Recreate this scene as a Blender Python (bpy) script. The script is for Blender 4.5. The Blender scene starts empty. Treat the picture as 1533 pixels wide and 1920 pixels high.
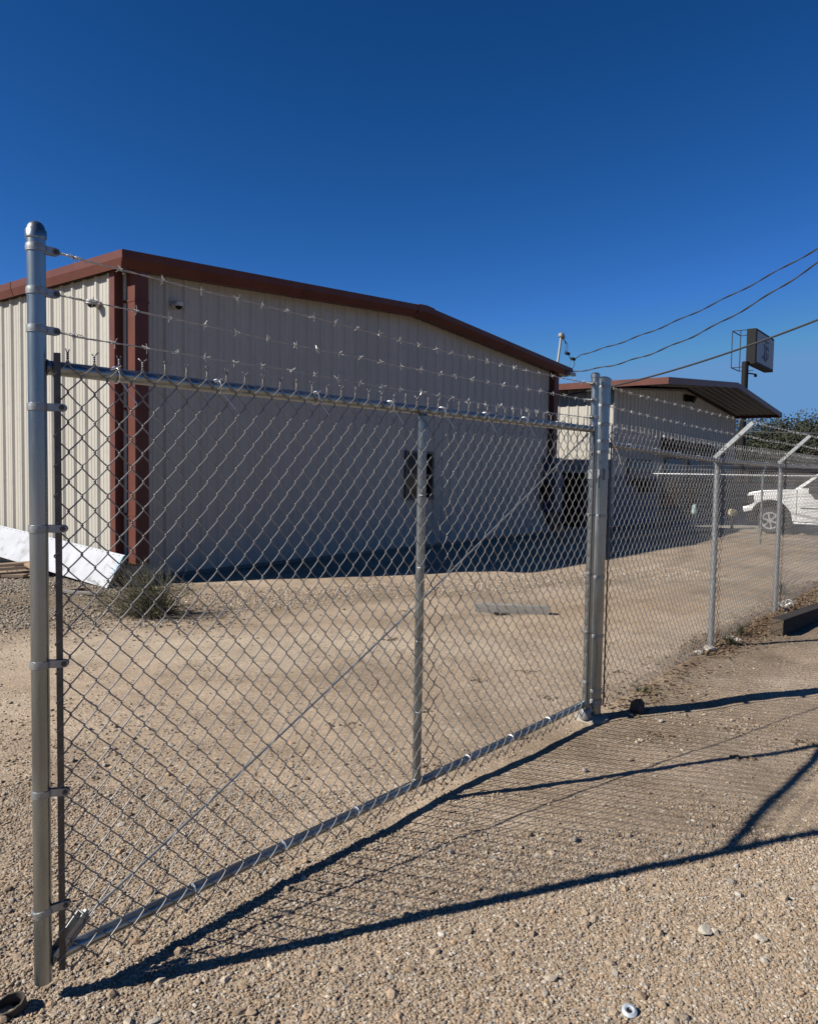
import bpy, bmesh, math, random
import numpy as np
from mathutils import Vector, Matrix, Euler

R = math.radians
SC = bpy.context.scene
COL = SC.collection

# ------------------------------------------------------------------ camera
cam_d = bpy.data.cameras.new("camera")
cam = bpy.data.objects.new("camera", cam_d)
COL.objects.link(cam)
cam_d.sensor_fit = 'HORIZONTAL'
cam_d.sensor_width = 36.0
cam_d.lens = 36.0 * 1417.0 / 1533.0
cam_d.clip_start = 0.05
cam_d.clip_end = 3000
cam.matrix_world = (Matrix.Translation((0, 0, 1.555))
                    @ Matrix.Rotation(R(90 - 3.11), 4, 'X')
                    @ Matrix.Rotation(R(0.94), 4, 'Z'))
SC.camera = cam

# ------------------------------------------------------------------ sky and sun
SUN_EL = 35.6
SUN_DIR = Vector((0.936, 0.3515, -math.tan(R(SUN_EL)))).normalized()   # the way the light travels
world = bpy.data.worlds.new("World")
SC.world = world
world.use_nodes = True
nt = world.node_tree
for n in list(nt.nodes):
    nt.nodes.remove(n)
wo = nt.nodes.new('ShaderNodeOutputWorld')
bg = nt.nodes.new('ShaderNodeBackground')
sky = nt.nodes.new('ShaderNodeTexSky')
sky.sky_type = 'NISHITA'
sky.sun_disc = False
sky.sun_elevation = R(SUN_EL)
sky.sun_rotation = math.atan2(-SUN_DIR.x, -SUN_DIR.y)
sky.altitude = 1500
sky.air_density = 0.85
sky.dust_density = 0.15
sky.ozone_density = 3.5
# grade the clear sky to the deep polarised blue of a dry autumn day (same for camera and light)
sp = nt.nodes.new('ShaderNodeSeparateColor')
cb = nt.nodes.new('ShaderNodeCombineColor')
nt.links.new(sky.outputs[0], sp.inputs[0])
BGS = 0.1
for ch, (ga, am, cap) in enumerate(((2.19, 3.30, 0.072), (1.416, 1.045, 0.162), (1.397, 1.34, 0.315))):
    m1 = nt.nodes.new('ShaderNodeMath')
    m1.operation = 'MULTIPLY'
    m1.inputs[1].default_value = 0.072
    m2 = nt.nodes.new('ShaderNodeMath')
    m2.operation = 'POWER'
    m2.inputs[1].default_value = ga
    m3 = nt.nodes.new('ShaderNodeMath')
    m3.operation = 'MULTIPLY'
    m3.inputs[1].default_value = am / BGS
    m4 = nt.nodes.new('ShaderNodeMath')
    m4.operation = 'MINIMUM'
    m4.inputs[1].default_value = cap / BGS
    nt.links.new(sp.outputs[ch], m1.inputs[0])
    nt.links.new(m1.outputs[0], m2.inputs[0])
    nt.links.new(m2.outputs[0], m3.inputs[0])
    nt.links.new(m3.outputs[0], m4.inputs[0])
    nt.links.new(m4.outputs[0], cb.inputs[ch])
nt.links.new(cb.outputs[0], bg.inputs[0])
bg.inputs[1].default_value = BGS
nt.links.new(bg.outputs[0], wo.inputs[0])

sun_d = bpy.data.lights.new("sun", 'SUN')
sun_d.energy = 5.0
sun_d.angle = R(0.53)
sun_d.color = (1.0, 0.94, 0.85)
sun = bpy.data.objects.new("sun", sun_d)
COL.objects.link(sun)
sun.rotation_euler = SUN_DIR.to_track_quat('-Z', 'Y').to_euler()
sun.location = (-10, -5, 12)

SC.view_settings.view_transform = 'Standard'
SC.view_settings.look = 'None'
SC.view_settings.exposure = 0.87
SC.view_settings.gamma = 1.0
SC.view_settings.use_curve_mapping = False
SC.cycles.max_bounces = 6
SC.cycles.diffuse_bounces = 1

# ------------------------------------------------------------------ frames of the place
FZ = math.atan2(0.7915, 0.6112)                   # direction of the gable walls and the fence line
GZ = R(49.674)                                    # direction of the half open gate


# ------------------------------------------------------------------ material helper
def mat(name, col, rough=0.5, metal=0.0, noise=None, col2=None, bump=None, spec=0.5, stretch=None,
        noise2=None, col3=None, contrast=(0.35, 0.65), rough2=None):
    k_ = 0.66 + 0.20 * metal                      # base reflectances for this exposure
    col = tuple(q * k_ for q in col)
    col2 = tuple(q * k_ for q in col2) if col2 else None
    col3 = tuple(q * k_ for q in col3) if col3 else None
    m = bpy.data.materials.new(name)
    m.use_nodes = True
    t = m.node_tree
    b = t.nodes['Principled BSDF']
    b.inputs['Base Color'].default_value = (*col, 1)
    b.inputs['Roughness'].default_value = rough
    b.inputs['Metallic'].default_value = metal
    b.inputs['Specular IOR Level'].default_value = spec
    tc = t.nodes.new('ShaderNodeTexCoord')
    mp = t.nodes.new('ShaderNodeMapping')
    t.links.new(tc.outputs['Object'], mp.inputs[0])
    if stretch:
        mp.inputs['Scale'].default_value = stretch
    last = None
    if noise and col2:
        n = t.nodes.new('ShaderNodeTexNoise')
        n.inputs['Scale'].default_value = noise
        n.inputs['Detail'].default_value = 8
        n.inputs['Roughness'].default_value = 0.62
        t.links.new(mp.outputs[0], n.inputs['Vector'])
        r = t.nodes.new('ShaderNodeValToRGB')
        r.color_ramp.elements[0].position = contrast[0]
        r.color_ramp.elements[1].position = contrast[1]
        r.color_ramp.elements[0].color = (*col, 1)
        r.color_ramp.elements[1].color = (*col2, 1)
        t.links.new(n.outputs['Fac'], r.inputs[0])
        last = r.outputs[0]
        if rough2 is not None:
            mr = t.nodes.new('ShaderNodeMapRange')
            mr.inputs[3].default_value = rough
            mr.inputs[4].default_value = rough2
            mr.inputs[1].default_value = contrast[0]
            mr.inputs[2].default_value = contrast[1]
            t.links.new(n.outputs['Fac'], mr.inputs[0])
            t.links.new(mr.outputs[0], b.inputs['Roughness'])
    if noise2 and col3:
        n = t.nodes.new('ShaderNodeTexNoise')
        n.inputs['Scale'].default_value = noise2
        n.inputs['Detail'].default_value = 6
        t.links.new(tc.outputs['Object'], n.inputs['Vector'])
        r = t.nodes.new('ShaderNodeMapRange')
        r.inputs[1].default_value = 0.55
        r.inputs[2].default_value = 0.75
        t.links.new(n.outputs['Fac'], r.inputs[0])
        mx = t.nodes.new('ShaderNodeMix')
        mx.data_type = 'RGBA'
        t.links.new(r.outputs[0], mx.inputs[0])
        if last:
            t.links.new(last, mx.inputs[6])
        else:
            mx.inputs[6].default_value = (*col, 1)
        mx.inputs[7].default_value = (*col3, 1)
        last = mx.outputs[2]
    if last:
        t.links.new(last, b.inputs['Base Color'])
    if bump:
        n = t.nodes.new('ShaderNodeTexNoise')
        n.inputs['Scale'].default_value = bump[0]
        n.inputs['Detail'].default_value = 5
        t.links.new(mp.outputs[0], n.inputs['Vector'])
        bp = t.nodes.new('ShaderNodeBump')
        bp.inputs['Strength'].default_value = bump[1]
        bp.inputs['Distance'].default_value = bump[2]
        t.links.new(n.outputs['Fac'], bp.inputs['Height'])
        t.links.new(bp.outputs[0], b.inputs['Normal'])
    return m


M = {}
M['galv'] = mat('galvanised_pipe', (0.22, 0.25, 0.26), 0.22, 0.92, 14, (0.36, 0.39, 0.395), (60, 0.10, 0.002),
                stretch=(1, 1, 0.12), rough2=0.36, noise2=5, col3=(0.22, 0.22, 0.22))
M['galv_dull'] = mat('galvanised_fitting', (0.25, 0.27, 0.275), 0.45, 0.7, 40, (0.37, 0.385, 0.39), (150, 0.3, 0.001))
M['wire'] = mat('galvanised_wire', (0.31, 0.305, 0.295), 0.48, 0.4, 60, (0.23, 0.225, 0.22))
M['barb'] = mat('barbed_wire', (0.58, 0.58, 0.57), 0.4, 0.35, 60, (0.42, 0.41, 0.40))
M['alu'] = mat('aluminium_tie', (0.85, 0.85, 0.85), 0.3, 0.9)
M['old_galv'] = mat('weathered_pipe', (0.20, 0.215, 0.225), 0.5, 0.65, 25, (0.31, 0.32, 0.33))
M['barsteel'] = mat('tension_bar_steel', (0.08, 0.075, 0.072), 0.5, 0.6, 30, (0.13, 0.12, 0.11))
M['panel'] = mat('beige_metal_panel', (0.53, 0.505, 0.445), 0.42, 0.0, 1.3, (0.47, 0.45, 0.39), (3.0, 0.10, 0.006),
                 stretch=(1, 1, 0.22), noise2=9, col3=(0.44, 0.42, 0.36))
M['trim'] = mat('red_brown_trim', (0.155, 0.060, 0.046), 0.42, 0.0, 2.5, (0.125, 0.048, 0.037), (4, 0.08, 0.004), spec=0.16)
M['roof'] = mat('roof_sheet', (0.15, 0.06, 0.045), 0.4, 0.0, 2.5, (0.18, 0.075, 0.06))
M['soffit'] = mat('soffit_sheet', (0.20, 0.18, 0.16), 0.55, 0.0, 3, (0.16, 0.14, 0.13))
M['glass'] = mat('dark_window_glass', (0.008, 0.008, 0.009), 0.15, 0.0, spec=0.18)
M['frame'] = mat('bronze_frame', (0.045, 0.04, 0.036), 0.5, 0.0)
M['cream'] = mat('cream_frame', (0.10, 0.09, 0.08), 0.5, 0.0)
M['blue_wall'] = mat('blue_grey_panel', (0.17, 0.20, 0.26), 0.5, 0.0, 3, (0.14, 0.165, 0.22))
M['blue_box'] = mat('blue_enclosure', (0.035, 0.07, 0.13), 0.45, 0.0, 6, (0.025, 0.05, 0.10))
M['black'] = mat('black_plastic', (0.015, 0.015, 0.016), 0.6, spec=0.12)
M['dark'] = mat('dark_painted_steel', (0.022, 0.020, 0.019), 0.6, 0.0, 6, (0.034, 0.030, 0.027), spec=0.15)
M['whitep'] = mat('white_plastic', (0.60, 0.60, 0.58), 0.4)
M['grey_conduit'] = mat('grey_conduit', (0.24, 0.24, 0.23), 0.5, 0.3)
M['cable'] = mat('cable_jacket', (0.03, 0.032, 0.035), 0.6)
M['white_panel'] = mat('white_coated_panel', (0.54, 0.56, 0.59), 0.35, 0.0, 3.5, (0.44, 0.455, 0.48), (5, 0.2, 0.01),
                       noise2=7, col3=(0.30, 0.285, 0.25))
M['blue_tape'] = mat('pale_blue_film', (0.36, 0.50, 0.66), 0.35)
M['foam'] = mat('foam_edge', (0.26, 0.24, 0.20), 0.8)
M['wood'] = mat('weathered_board', (0.30, 0.21, 0.14), 0.8, 0.0, 6, (0.19, 0.13, 0.09), (60, 0.5, 0.004), stretch=(0.1, 1, 1))
M['wood_new'] = mat('fresh_board', (0.50, 0.34, 0.20), 0.75, 0.0, 6, (0.40, 0.26, 0.15), stretch=(0.1, 1, 1))
M['wood_grey'] = mat('grey_timber', (0.30, 0.28, 0.25), 0.85, 0.0, 7, (0.20, 0.185, 0.165), (50, 0.5, 0.004), stretch=(0.12, 1, 1))
M['tie'] = mat('creosoted_timber', (0.020, 0.016, 0.013), 0.95, 0.0, 7, (0.05, 0.038, 0.03), (50, 0.7, 0.006), stretch=(0.12, 1, 1))
M['tie_end'] = mat('sawn_timber_end', (0.12, 0.085, 0.055), 0.85, 0.0, 20, (0.06, 0.042, 0.03))
M['concrete'] = mat('pale_concrete', (0.42, 0.38, 0.31), 0.85, 0.0, 3, (0.34, 0.31, 0.26), (30, 0.3, 0.004))
M['rock'] = mat('limestone', (0.50, 0.46, 0.38), 0.85, 0.0, 12, (0.36, 0.33, 0.28), (40, 0.5, 0.004))
M['rock_dark'] = mat('tarry_lump', (0.035, 0.028, 0.022), 0.7, 0.0, 20, (0.10, 0.08, 0.06), (60, 0.8, 0.01))
M['car'] = mat('white_car_paint', (0.80, 0.80, 0.80), 0.25, 0.0)
M['tyre'] = mat('tyre_rubber', (0.025, 0.025, 0.026), 0.75)
M['rim'] = mat('alloy_rim', (0.66, 0.66, 0.67), 0.3, 0.7)
M['lamp'] = mat('headlamp_glass', (0.25, 0.26, 0.28), 0.12, 0.2)
M['leaf_weed'] = mat('weed_foliage', (0.050, 0.080, 0.018), 0.8, 0.0, 5, (0.11, 0.12, 0.04))
M['stem'] = mat('dry_stem', (0.065, 0.055, 0.035), 0.85, 0.0, 9, (0.14, 0.11, 0.07))
M['leaf_tree'] = mat('tree_foliage', (0.018, 0.026, 0.012), 0.8, 0.0, 0.8, (0.042, 0.046, 0.020))
M['bark'] = mat('bark', (0.08, 0.06, 0.045), 0.9, 0.0, 5, (0.12, 0.10, 0.08))
M['litter'] = mat('dead_leaves', (0.13, 0.075, 0.040), 0.85, 0.0, 18, (0.25, 0.17, 0.10))
M['signface'] = mat('sign_face_white', (0.30, 0.32, 0.38), 0.5, 0.0, 2, (0.26, 0.28, 0.34))
M['purple'] = mat('purple_emblem', (0.035, 0.02, 0.06), 0.5)
M['green'] = mat('green_sign', (0.01, 0.20, 0.12), 0.4)
M['tan'] = mat('tan_stucco', (0.30, 0.24, 0.17), 0.85, 0.0, 1.2, (0.24, 0.19, 0.13))
M['slate'] = mat('dark_roofing', (0.035, 0.033, 0.033), 0.9, 0.0, 2, (0.06, 0.055, 0.052), spec=0.1)
M['asphalt'] = mat('old_asphalt', (0.055, 0.054, 0.055), 0.9, 0.0, 4, (0.08, 0.078, 0.075), (60, 0.4, 0.004))
M['teal'] = mat('pale_teal_paint', (0.30, 0.42, 0.40), 0.5)


# ------------------------------------------------------------------ mesh helpers
class MB:
    def __init__(s):
        s.v = []
        s.f = []
        s.n = 0

    def add(s, verts, faces):
        verts = np.asarray(verts, float).reshape(-1, 3)
        s.v.append(verts)
        if isinstance(faces, np.ndarray):
            s.f.extend((faces + s.n).tolist())
        else:
            s.f.extend([[i + s.n for i in f] for f in faces])
        s.n += len(verts)
        return s

    def box(s, a, b, mtx=None):
        x0, y0, z0 = a
        x1, y1, z1 = b
        v = np.array([(x0, y0, z0), (x1, y0, z0), (x1, y1, z0), (x0, y1, z0), (x0, y0, z1), (x1, y0, z1), (x1, y1, z1), (x0, y1, z1)], float)
        if mtx is not None:
            v = np.array([list(mtx @ Vector(p)) for p in v])
        return s.add(v, [(0, 3, 2, 1), (4, 5, 6, 7), (0, 1, 5, 4), (1, 2, 6, 5), (2, 3, 7, 6), (3, 0, 4, 7)])

    def tube(s, pts, r, n=8, caps=True):
        v, f = tube_arrays(pts, r, n, caps)
        return s.add(v, f)

    def lathe(s, c, prof, n=20, axis='Z'):
        """prof: list of (radius, height) from bottom to top"""
        v = []
        for (r, h) in prof:
            for k in range(n):
                a = 2 * math.pi * k / n
                p = (r * math.cos(a), r * math.sin(a), h)
                if axis == 'Y':
                    p = (p[0], p[2], p[1])
                elif axis == 'X':
                    p = (p[2], p[0], p[1])
                v.append((c[0] + p[0], c[1] + p[1], c[2] + p[2]))
        f = []
        for i in range(len(prof) - 1):
            for k in range(n):
                k2 = (k + 1) % n
                f.append((i * n + k, i * n + k2, (i + 1) * n + k2, (i + 1) * n + k))
        f.append(tuple(range(n - 1, -1, -1)))
        f.append(tuple((len(prof) - 1) * n + k for k in range(n)))
        return s.add(v, f)

    def prism(s, poly, a, b, axis='Y'):
        """poly in the plane normal to axis, extruded from a to b"""
        n = len(poly)
        v = []
        for t in (a, b):
            for (p, q) in poly:
                v.append({'Y': (p, t, q), 'X': (t, p, q), 'Z': (p, q, t)}[axis])
        f = [tuple(range(n)), tuple(range(2 * n - 1, n - 1, -1))]
        for i in range(n):
            j = (i + 1) % n
            f.append((i, i + n, j + n, j))
        return s.add(v, f)

    def build(s, name, m, parent=None, smooth=False, bevel=0, loc=None, rot=None):
        me = bpy.data.meshes.new(name)
        v = np.concatenate(s.v) if s.v else np.zeros((0, 3))
        lens = np.fromiter((len(f) for f in s.f), dtype=np.int32, count=len(s.f))
        idx = np.fromiter((i for f in s.f for i in f), dtype=np.int32, count=int(lens.sum()))
        me.vertices.add(len(v))
        me.vertices.foreach_set('co', v.astype(np.float32).ravel())
        me.loops.add(len(idx))
        me.loops.foreach_set('vertex_index', idx)
        me.polygons.add(len(lens))
        me.polygons.foreach_set('loop_start', np.concatenate(([0], np.cumsum(lens)[:-1])).astype(np.int32))
        me.update(calc_edges=True)
        me.validate()
        me.polygons.foreach_set('use_smooth', np.full(len(me.polygons), smooth is not False))
        if smooth is True:
            me.set_sharp_from_angle(angle=R(40))
        me.materials.append(m)
        o = bpy.data.objects.new(name, me)
        COL.objects.link(o)
        if parent is not None:
            o.parent = parent
        if loc:
            o.location = loc
        if rot:
            o.rotation_euler = rot
        if bevel:
            md = o.modifiers.new('bevel', 'BEVEL')
            md.width = bevel
            md.segments = 2
            md.limit_method = 'ANGLE'
            md.angle_limit = R(35)
        return o


def fixn(o):
    bm = bmesh.new()
    bm.from_mesh(o.data)
    bmesh.ops.recalc_face_normals(bm, faces=bm.faces)
    bm.to_mesh(o.data)
    bm.free()
    if len(o.data.polygons) and o.data.polygons[0].use_smooth:
        o.data.set_sharp_from_angle(angle=R(40))
    return o


def tube_arrays(pts, r, n=8, caps=True):
    pts = np.asarray(pts, float)
    m = len(pts)
    tan = np.gradient(pts, axis=0)
    tan /= np.linalg.norm(tan, axis=1)[:, None] + 1e-12
    ref = np.array([0, 0, 1.0]) if abs(tan[0][2]) < 0.9 else np.array([1.0, 0, 0])
    nn = np.zeros((m, 3))
    a = np.cross(tan[0], ref)
    a /= np.linalg.norm(a)
    for i in range(m):
        a = a - tan[i] * np.dot(a, tan[i])
        a /= np.linalg.norm(a) + 1e-12
        nn[i] = a
    bb = np.cross(tan, nn)
    rr = np.broadcast_to(np.asarray(r, float), (m,))
    ang = np.arange(n) * 2 * math.pi / n
    v = pts[:, None, :] + rr[:, None, None] * (np.cos(ang)[None, :, None] * nn[:, None, :] + np.sin(ang)[None, :, None] * bb[:, None, :])
    v = v.reshape(-1, 3)
    i = np.arange(m - 1)[:, None] * n
    k = np.arange(n)[None, :]
    k2 = (k + 1) % n
    f = np.stack([i + k, i + k2, i + n + k2, i + n + k], -1).reshape(-1, 4).tolist()
    if caps:
        f.append(list(range(n - 1, -1, -1)))
        f.append([(m - 1) * n + q for q in range(n)])
    return v, f


def empty(name, loc=(0, 0, 0), rz=0.0):
    o = bpy.data.objects.new(name, None)
    o.empty_display_size = 0.2
    COL.objects.link(o)
    o.location = loc
    o.rotation_euler = (0, 0, rz)
    return o


def tag(o, label=None, cat=None, group=None, kind=None):
    if label:
        o['label'] = label
    if cat:
        o['category'] = cat
    if group:
        o['group'] = group
    if kind:
        o['kind'] = kind
    return o


def copy_tree(o, parent=None):
    c = o.copy()
    COL.objects.link(c)
    if parent is not None:
        c.parent = parent
    for ch in list(o.children):
        copy_tree(ch, c)
    return c


# ------------------------------------------------------------------ value noise (numpy)
_rs = np.random.RandomState(11)
_grid = _rs.rand(256, 256)


def vnoise(x, y, s):
    x = np.asarray(x, float) * s + 37.3
    y = np.asarray(y, float) * s + 91.7
    xi = np.floor(x).astype(int)
    yi = np.floor(y).astype(int)
    fx = x - xi
    fy = y - yi
    fx = fx * fx * (3 - 2 * fx)
    fy = fy * fy * (3 - 2 * fy)
    g = lambda a, b: _grid[a % 256, b % 256]
    return (g(xi, yi) * (1 - fx) + g(xi + 1, yi) * fx) * (1 - fy) + (g(xi, yi + 1) * (1 - fx) + g(xi + 1, yi + 1) * fx) * fy - 0.5


def ground_h(x, y):
    x = np.asarray(x, float)
    y = np.asarray(y, float)
    h = 0.030 * vnoise(x, y, 0.7) + 0.014 * vnoise(x, y, 2.3) + 0.009 * vnoise(x, y, 7.0)
    r = np.sqrt(x * x + y * y)
    h = h + 0.006 * vnoise(x, y, 22.0) * np.clip(1.3 - r / 9.0, 0, 1) + 0.004 * vnoise(x, y, 55.0) * np.clip(1.3 - r / 6.0, 0, 1)
    # wheel ruts running through the gateway
    d = (x - 0.3) * 0.75 - (y - 6.0) * 0.66
    h = h - 0.010 * np.exp(-((d - 0.2 + 0.3 * vnoise(x, y, 0.4)) / 0.28) ** 2)
    return h - 0.004


# ------------------------------------------------------------------ ground
def make_ground():
    n = 620
    a = np.linspace(-1, 1, n)
    k = 7.0
    xs = np.sinh(a * k) / math.sinh(k) * 600 + 0.6
    ys = np.sinh(a * k) / math.sinh(k) * 600 + 3.2
    # denser near the camera: blend with a linear part
    xs = xs + a * 5.0
    ys = ys + a * 5.0
    X, Y = np.meshgrid(xs, ys)
    Z = ground_h(X, Y)
    v = np.stack([X, Y, Z], -1).reshape(-1, 3)
    i = np.arange(n - 1)[:, None] * n
    j = np.arange(n - 1)[None, :]
    f = np.stack([i + j, i + j + 1, i + n + j + 1, i + n + j], -1).reshape(-1, 4)
    me = bpy.data.meshes.new('ground')
    me.vertices.add(len(v))
    me.vertices.foreach_set('co', v.astype(np.float32).ravel())
    me.loops.add(f.size)
    me.loops.foreach_set('vertex_index', f.astype(np.int32).ravel())
    me.polygons.add(len(f))
    me.polygons.foreach_set('loop_start', np.arange(0, f.size, 4, dtype=np.int32))
    me.update(calc_edges=True)
    me.polygons.foreach_set('use_smooth', np.ones(len(f), bool))
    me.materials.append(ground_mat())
    o = bpy.data.objects.new('ground', me)
    COL.objects.link(o)
    tag(o, 'sandy tan crushed stone yard with tyre tracks', None, kind='structure')
    return o


def ground_mat():
    m = bpy.data.materials.new('crushed_limestone_dirt')
    m.use_nodes = True
    t = m.node_tree
    N = t.nodes.new
    L = t.links.new
    b = t.nodes['Principled BSDF']
    b.inputs['Roughness'].default_value = 0.95
    b.inputs['Specular IOR Level'].default_value = 0.15
    tc = N('ShaderNodeTexCoord')

    def noise(scale, det=6, rough=0.6):
        n = N('ShaderNodeTexNoise')
        n.inputs['Scale'].default_value = scale
        n.inputs['Detail'].default_value = det
        n.inputs['Roughness'].default_value = rough
        L(tc.outputs['Object'], n.inputs['Vector'])
        return n.outputs['Fac']

    def ramp(src, stops):
        r = N('ShaderNodeValToRGB')
        e = r.color_ramp.elements
        e[0].position, e[0].color = stops[0][0], (*stops[0][1], 1)
        e[1].position, e[1].color = stops[-1][0], (*stops[-1][1], 1)
        for p, c in stops[1:-1]:
            q = e.new(p)
            q.color = (*c, 1)
        L(src, r.inputs[0])
        return r.outputs[0]

    def rng(src, a, c, lo=0, hi=1):
        r = N('ShaderNodeMapRange')
        r.inputs[1].default_value = a
        r.inputs[2].default_value = c
        r.inputs[3].default_value = lo
        r.inputs[4].default_value = hi
        L(src, r.inputs[0])
        return r.outputs[0]

    def mix(fac, a, c, mode='MIX'):
        x = N('ShaderNodeMix')
        x.data_type = 'RGBA'
        x.blend_type = mode
        if isinstance(fac, float):
            x.inputs[0].default_value = fac
        else:
            L(fac, x.inputs[0])
        for s, q in ((6, a), (7, c)):
            if isinstance(q, tuple):
                x.inputs[s].default_value = (*q, 1)
            else:
                L(q, x.inputs[s])
        return x.outputs[2]

    base = ramp(noise(0.55, 5), [(0.30, (0.43, 0.345, 0.25)), (0.5, (0.52, 0.425, 0.32)), (0.72, (0.60, 0.505, 0.395))])
    # damp brown zones and greyish washed zones
    base = mix(rng(noise(0.31, 5), 0.48, 0.64, 0, 0.75), base, (0.31, 0.25, 0.185))
    base = mix(rng(noise(1.7, 6), 0.55, 0.75, 0, 0.5), base, (0.54, 0.475, 0.385))
    # soil zones: grey brown dirt by the warehouse corner and along the wall, ruts and a curved tyre track
    sepx = N('ShaderNodeSeparateXYZ')
    L(tc.outputs['Object'], sepx.inputs[0])

    def mth(op, a, c=None):
        x = N('ShaderNodeMath')
        x.operation = op
        for s_, q in ((0, a), (1, c)):
            if q is None:
                continue
            if isinstance(q, (int, float)):
                x.inputs[s_].default_value = q
            else:
                L(q, x.inputs[s_])
        return x.outputs[0]

    wob = mth('MULTIPLY', mth('SUBTRACT', noise(1.1, 4), 0.5), 1.9)
    wob2 = mth('MULTIPLY', mth('SUBTRACT', noise(0.6, 3), 0.5), 0.9)

    def blob(cx, cy, rx, ry, ang, lo=1.25, hi=0.55):
        dx = mth('SUBTRACT', sepx.outputs[0], cx)
        dy = mth('SUBTRACT', sepx.outputs[1], cy)
        ca_, sa_ = math.cos(ang), math.sin(ang)
        a_ = mth('DIVIDE', mth('ADD', mth('MULTIPLY', dx, ca_), mth('MULTIPLY', dy, sa_)), rx)
        b_ = mth('DIVIDE', mth('SUBTRACT', mth('MULTIPLY', dy, ca_), mth('MULTIPLY', dx, sa_)), ry)
        r_ = mth('SQRT', mth('ADD', mth('MULTIPLY', a_, a_), mth('MULTIPLY', b_, b_)))
        return rng(mth('ADD', r_, wob), lo, hi)

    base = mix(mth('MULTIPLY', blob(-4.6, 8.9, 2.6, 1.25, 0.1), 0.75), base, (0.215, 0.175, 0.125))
    base = mix(mth('MULTIPLY', blob(0.6, 10.0, 4.6, 0.55, 0.50), 0.60), base, (0.255, 0.215, 0.155))
    base = mix(mth('MULTIPLY', blob(3.2, 6.9, 3.4, 0.45, 0.91), 0.55), base, (0.245, 0.19, 0.13))
    base = mix(mth('MULTIPLY', blob(2.2, 4.6, 1.5, 0.55, 0.3), 0.35), base, (0.29, 0.23, 0.165))
    base = mix(mth('MULTIPLY', blob(-1.2, 6.5, 2.4, 0.7, 0.1), 0.55), base, (0.66, 0.58, 0.46))
    base = mix(mth('MULTIPLY', blob(2.6, 8.9, 2.0, 0.8, 0.8), 0.40), base, (0.50, 0.36, 0.225))
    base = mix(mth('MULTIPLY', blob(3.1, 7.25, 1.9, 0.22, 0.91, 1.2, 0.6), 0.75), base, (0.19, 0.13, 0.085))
    for (cx_, cy_, R_, w_, am_) in ((-3.5, 18.6, 9.75, 0.10, 0.45), (-3.5, 18.6, 11.3, 0.09, 0.30), (-9.0, -1.0, 11.2, 0.12, 0.22), (-9.0, -1.0, 12.7, 0.12, 0.22)):
        dx = mth('SUBTRACT', sepx.outputs[0], cx_)
        dy = mth('SUBTRACT', sepx.outputs[1], cy_)
        r_ = mth('SQRT', mth('ADD', mth('MULTIPLY', dx, dx), mth('MULTIPLY', dy, dy)))
        e_ = mth('ABSOLUTE', mth('ADD', mth('SUBTRACT', r_, R_), mth('MULTIPLY', wob2, 0.35)))
        base = mix(mth('MULTIPLY', rng(e_, w_ * 2.0, w_ * 0.6), am_), base, (0.265, 0.21, 0.15))
    # grains: cell colours at two sizes
    for sc, amt in ((85, 0.45), (190, 0.40)):
        vo = N('ShaderNodeTexVoronoi')
        vo.inputs['Scale'].default_value = sc
        L(tc.outputs['Object'], vo.inputs['Vector'])
        sep = N('ShaderNodeSeparateColor')
        L(vo.outputs['Color'], sep.inputs[0])
        c = ramp(sep.outputs[0], [(0.0, (0.52, 0.50, 0.48)), (0.35, (0.86, 0.83, 0.80)), (0.75, (1.06, 1.04, 1.0)), (1.0, (1.55, 1.55, 1.55))])
        base = mix(amt, base, mix(1.0, base, c, 'MULTIPLY'))
    mot = ramp(noise(2.6, 9, 0.72), [(0.34, (0.76, 0.745, 0.72)), (0.5, (1.0, 1.0, 1.0)), (0.68, (1.16, 1.15, 1.13))])
    base = mix(0.85, base, mix(1.0, base, mot, 'MULTIPLY'))
    vs = N('ShaderNodeTexVoronoi')
    vs.inputs['Scale'].default_value = 26
    L(tc.outputs['Object'], vs.inputs['Vector'])
    sp2 = N('ShaderNodeSeparateColor')
    L(vs.outputs['Color'], sp2.inputs[0])
    spot = mth('MULTIPLY', rng(vs.outputs['Distance'], 0.30, 0.16), mth('LESS_THAN', sp2.outputs[0], 0.14))
    base = mix(mth('MULTIPLY', spot, 0.6), base, (0.20, 0.165, 0.13))
    spot = mth('MULTIPLY', rng(vs.outputs['Distance'], 0.34, 0.2), mth('GREATER_THAN', sp2.outputs[0], 0.88))
    base = mix(mth('MULTIPLY', spot, 0.6), base, (0.74, 0.68, 0.60))
    base = mix(1.0, base, (0.585, 0.57, 0.56), 'MULTIPLY')
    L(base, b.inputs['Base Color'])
    # relief
    v1 = N('ShaderNodeTexVoronoi')
    v1.inputs['Scale'].default_value = 70
    L(tc.outputs['Object'], v1.inputs['Vector'])
    v2 = N('ShaderNodeTexVoronoi')
    v2.inputs['Scale'].default_value = 170
    L(tc.outputs['Object'], v2.inputs['Vector'])
    h1 = rng(v1.outputs['Distance'], 0.0, 0.75, 1, 0)
    h2 = rng(v2.outputs['Distance'], 0.0, 0.75, 0.45, 0)
    ad = N('ShaderNodeMath')
    L(h1, ad.inputs[0])
    L(h2, ad.inputs[1])
    ad2 = N('ShaderNodeMath')
    L(ad.outputs[0], ad2.inputs[0])
    L(noise(35, 8, 0.7), ad2.inputs[1])
    bp = N('ShaderNodeBump')
    bp.inputs['Strength'].default_value = 0.6
    bp.inputs['Distance'].default_value = 0.0045
    L(ad2.outputs[0], bp.inputs['Height'])
    L(bp.outputs[0], b.inputs['Normal'])
    return m


make_ground()


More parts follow.
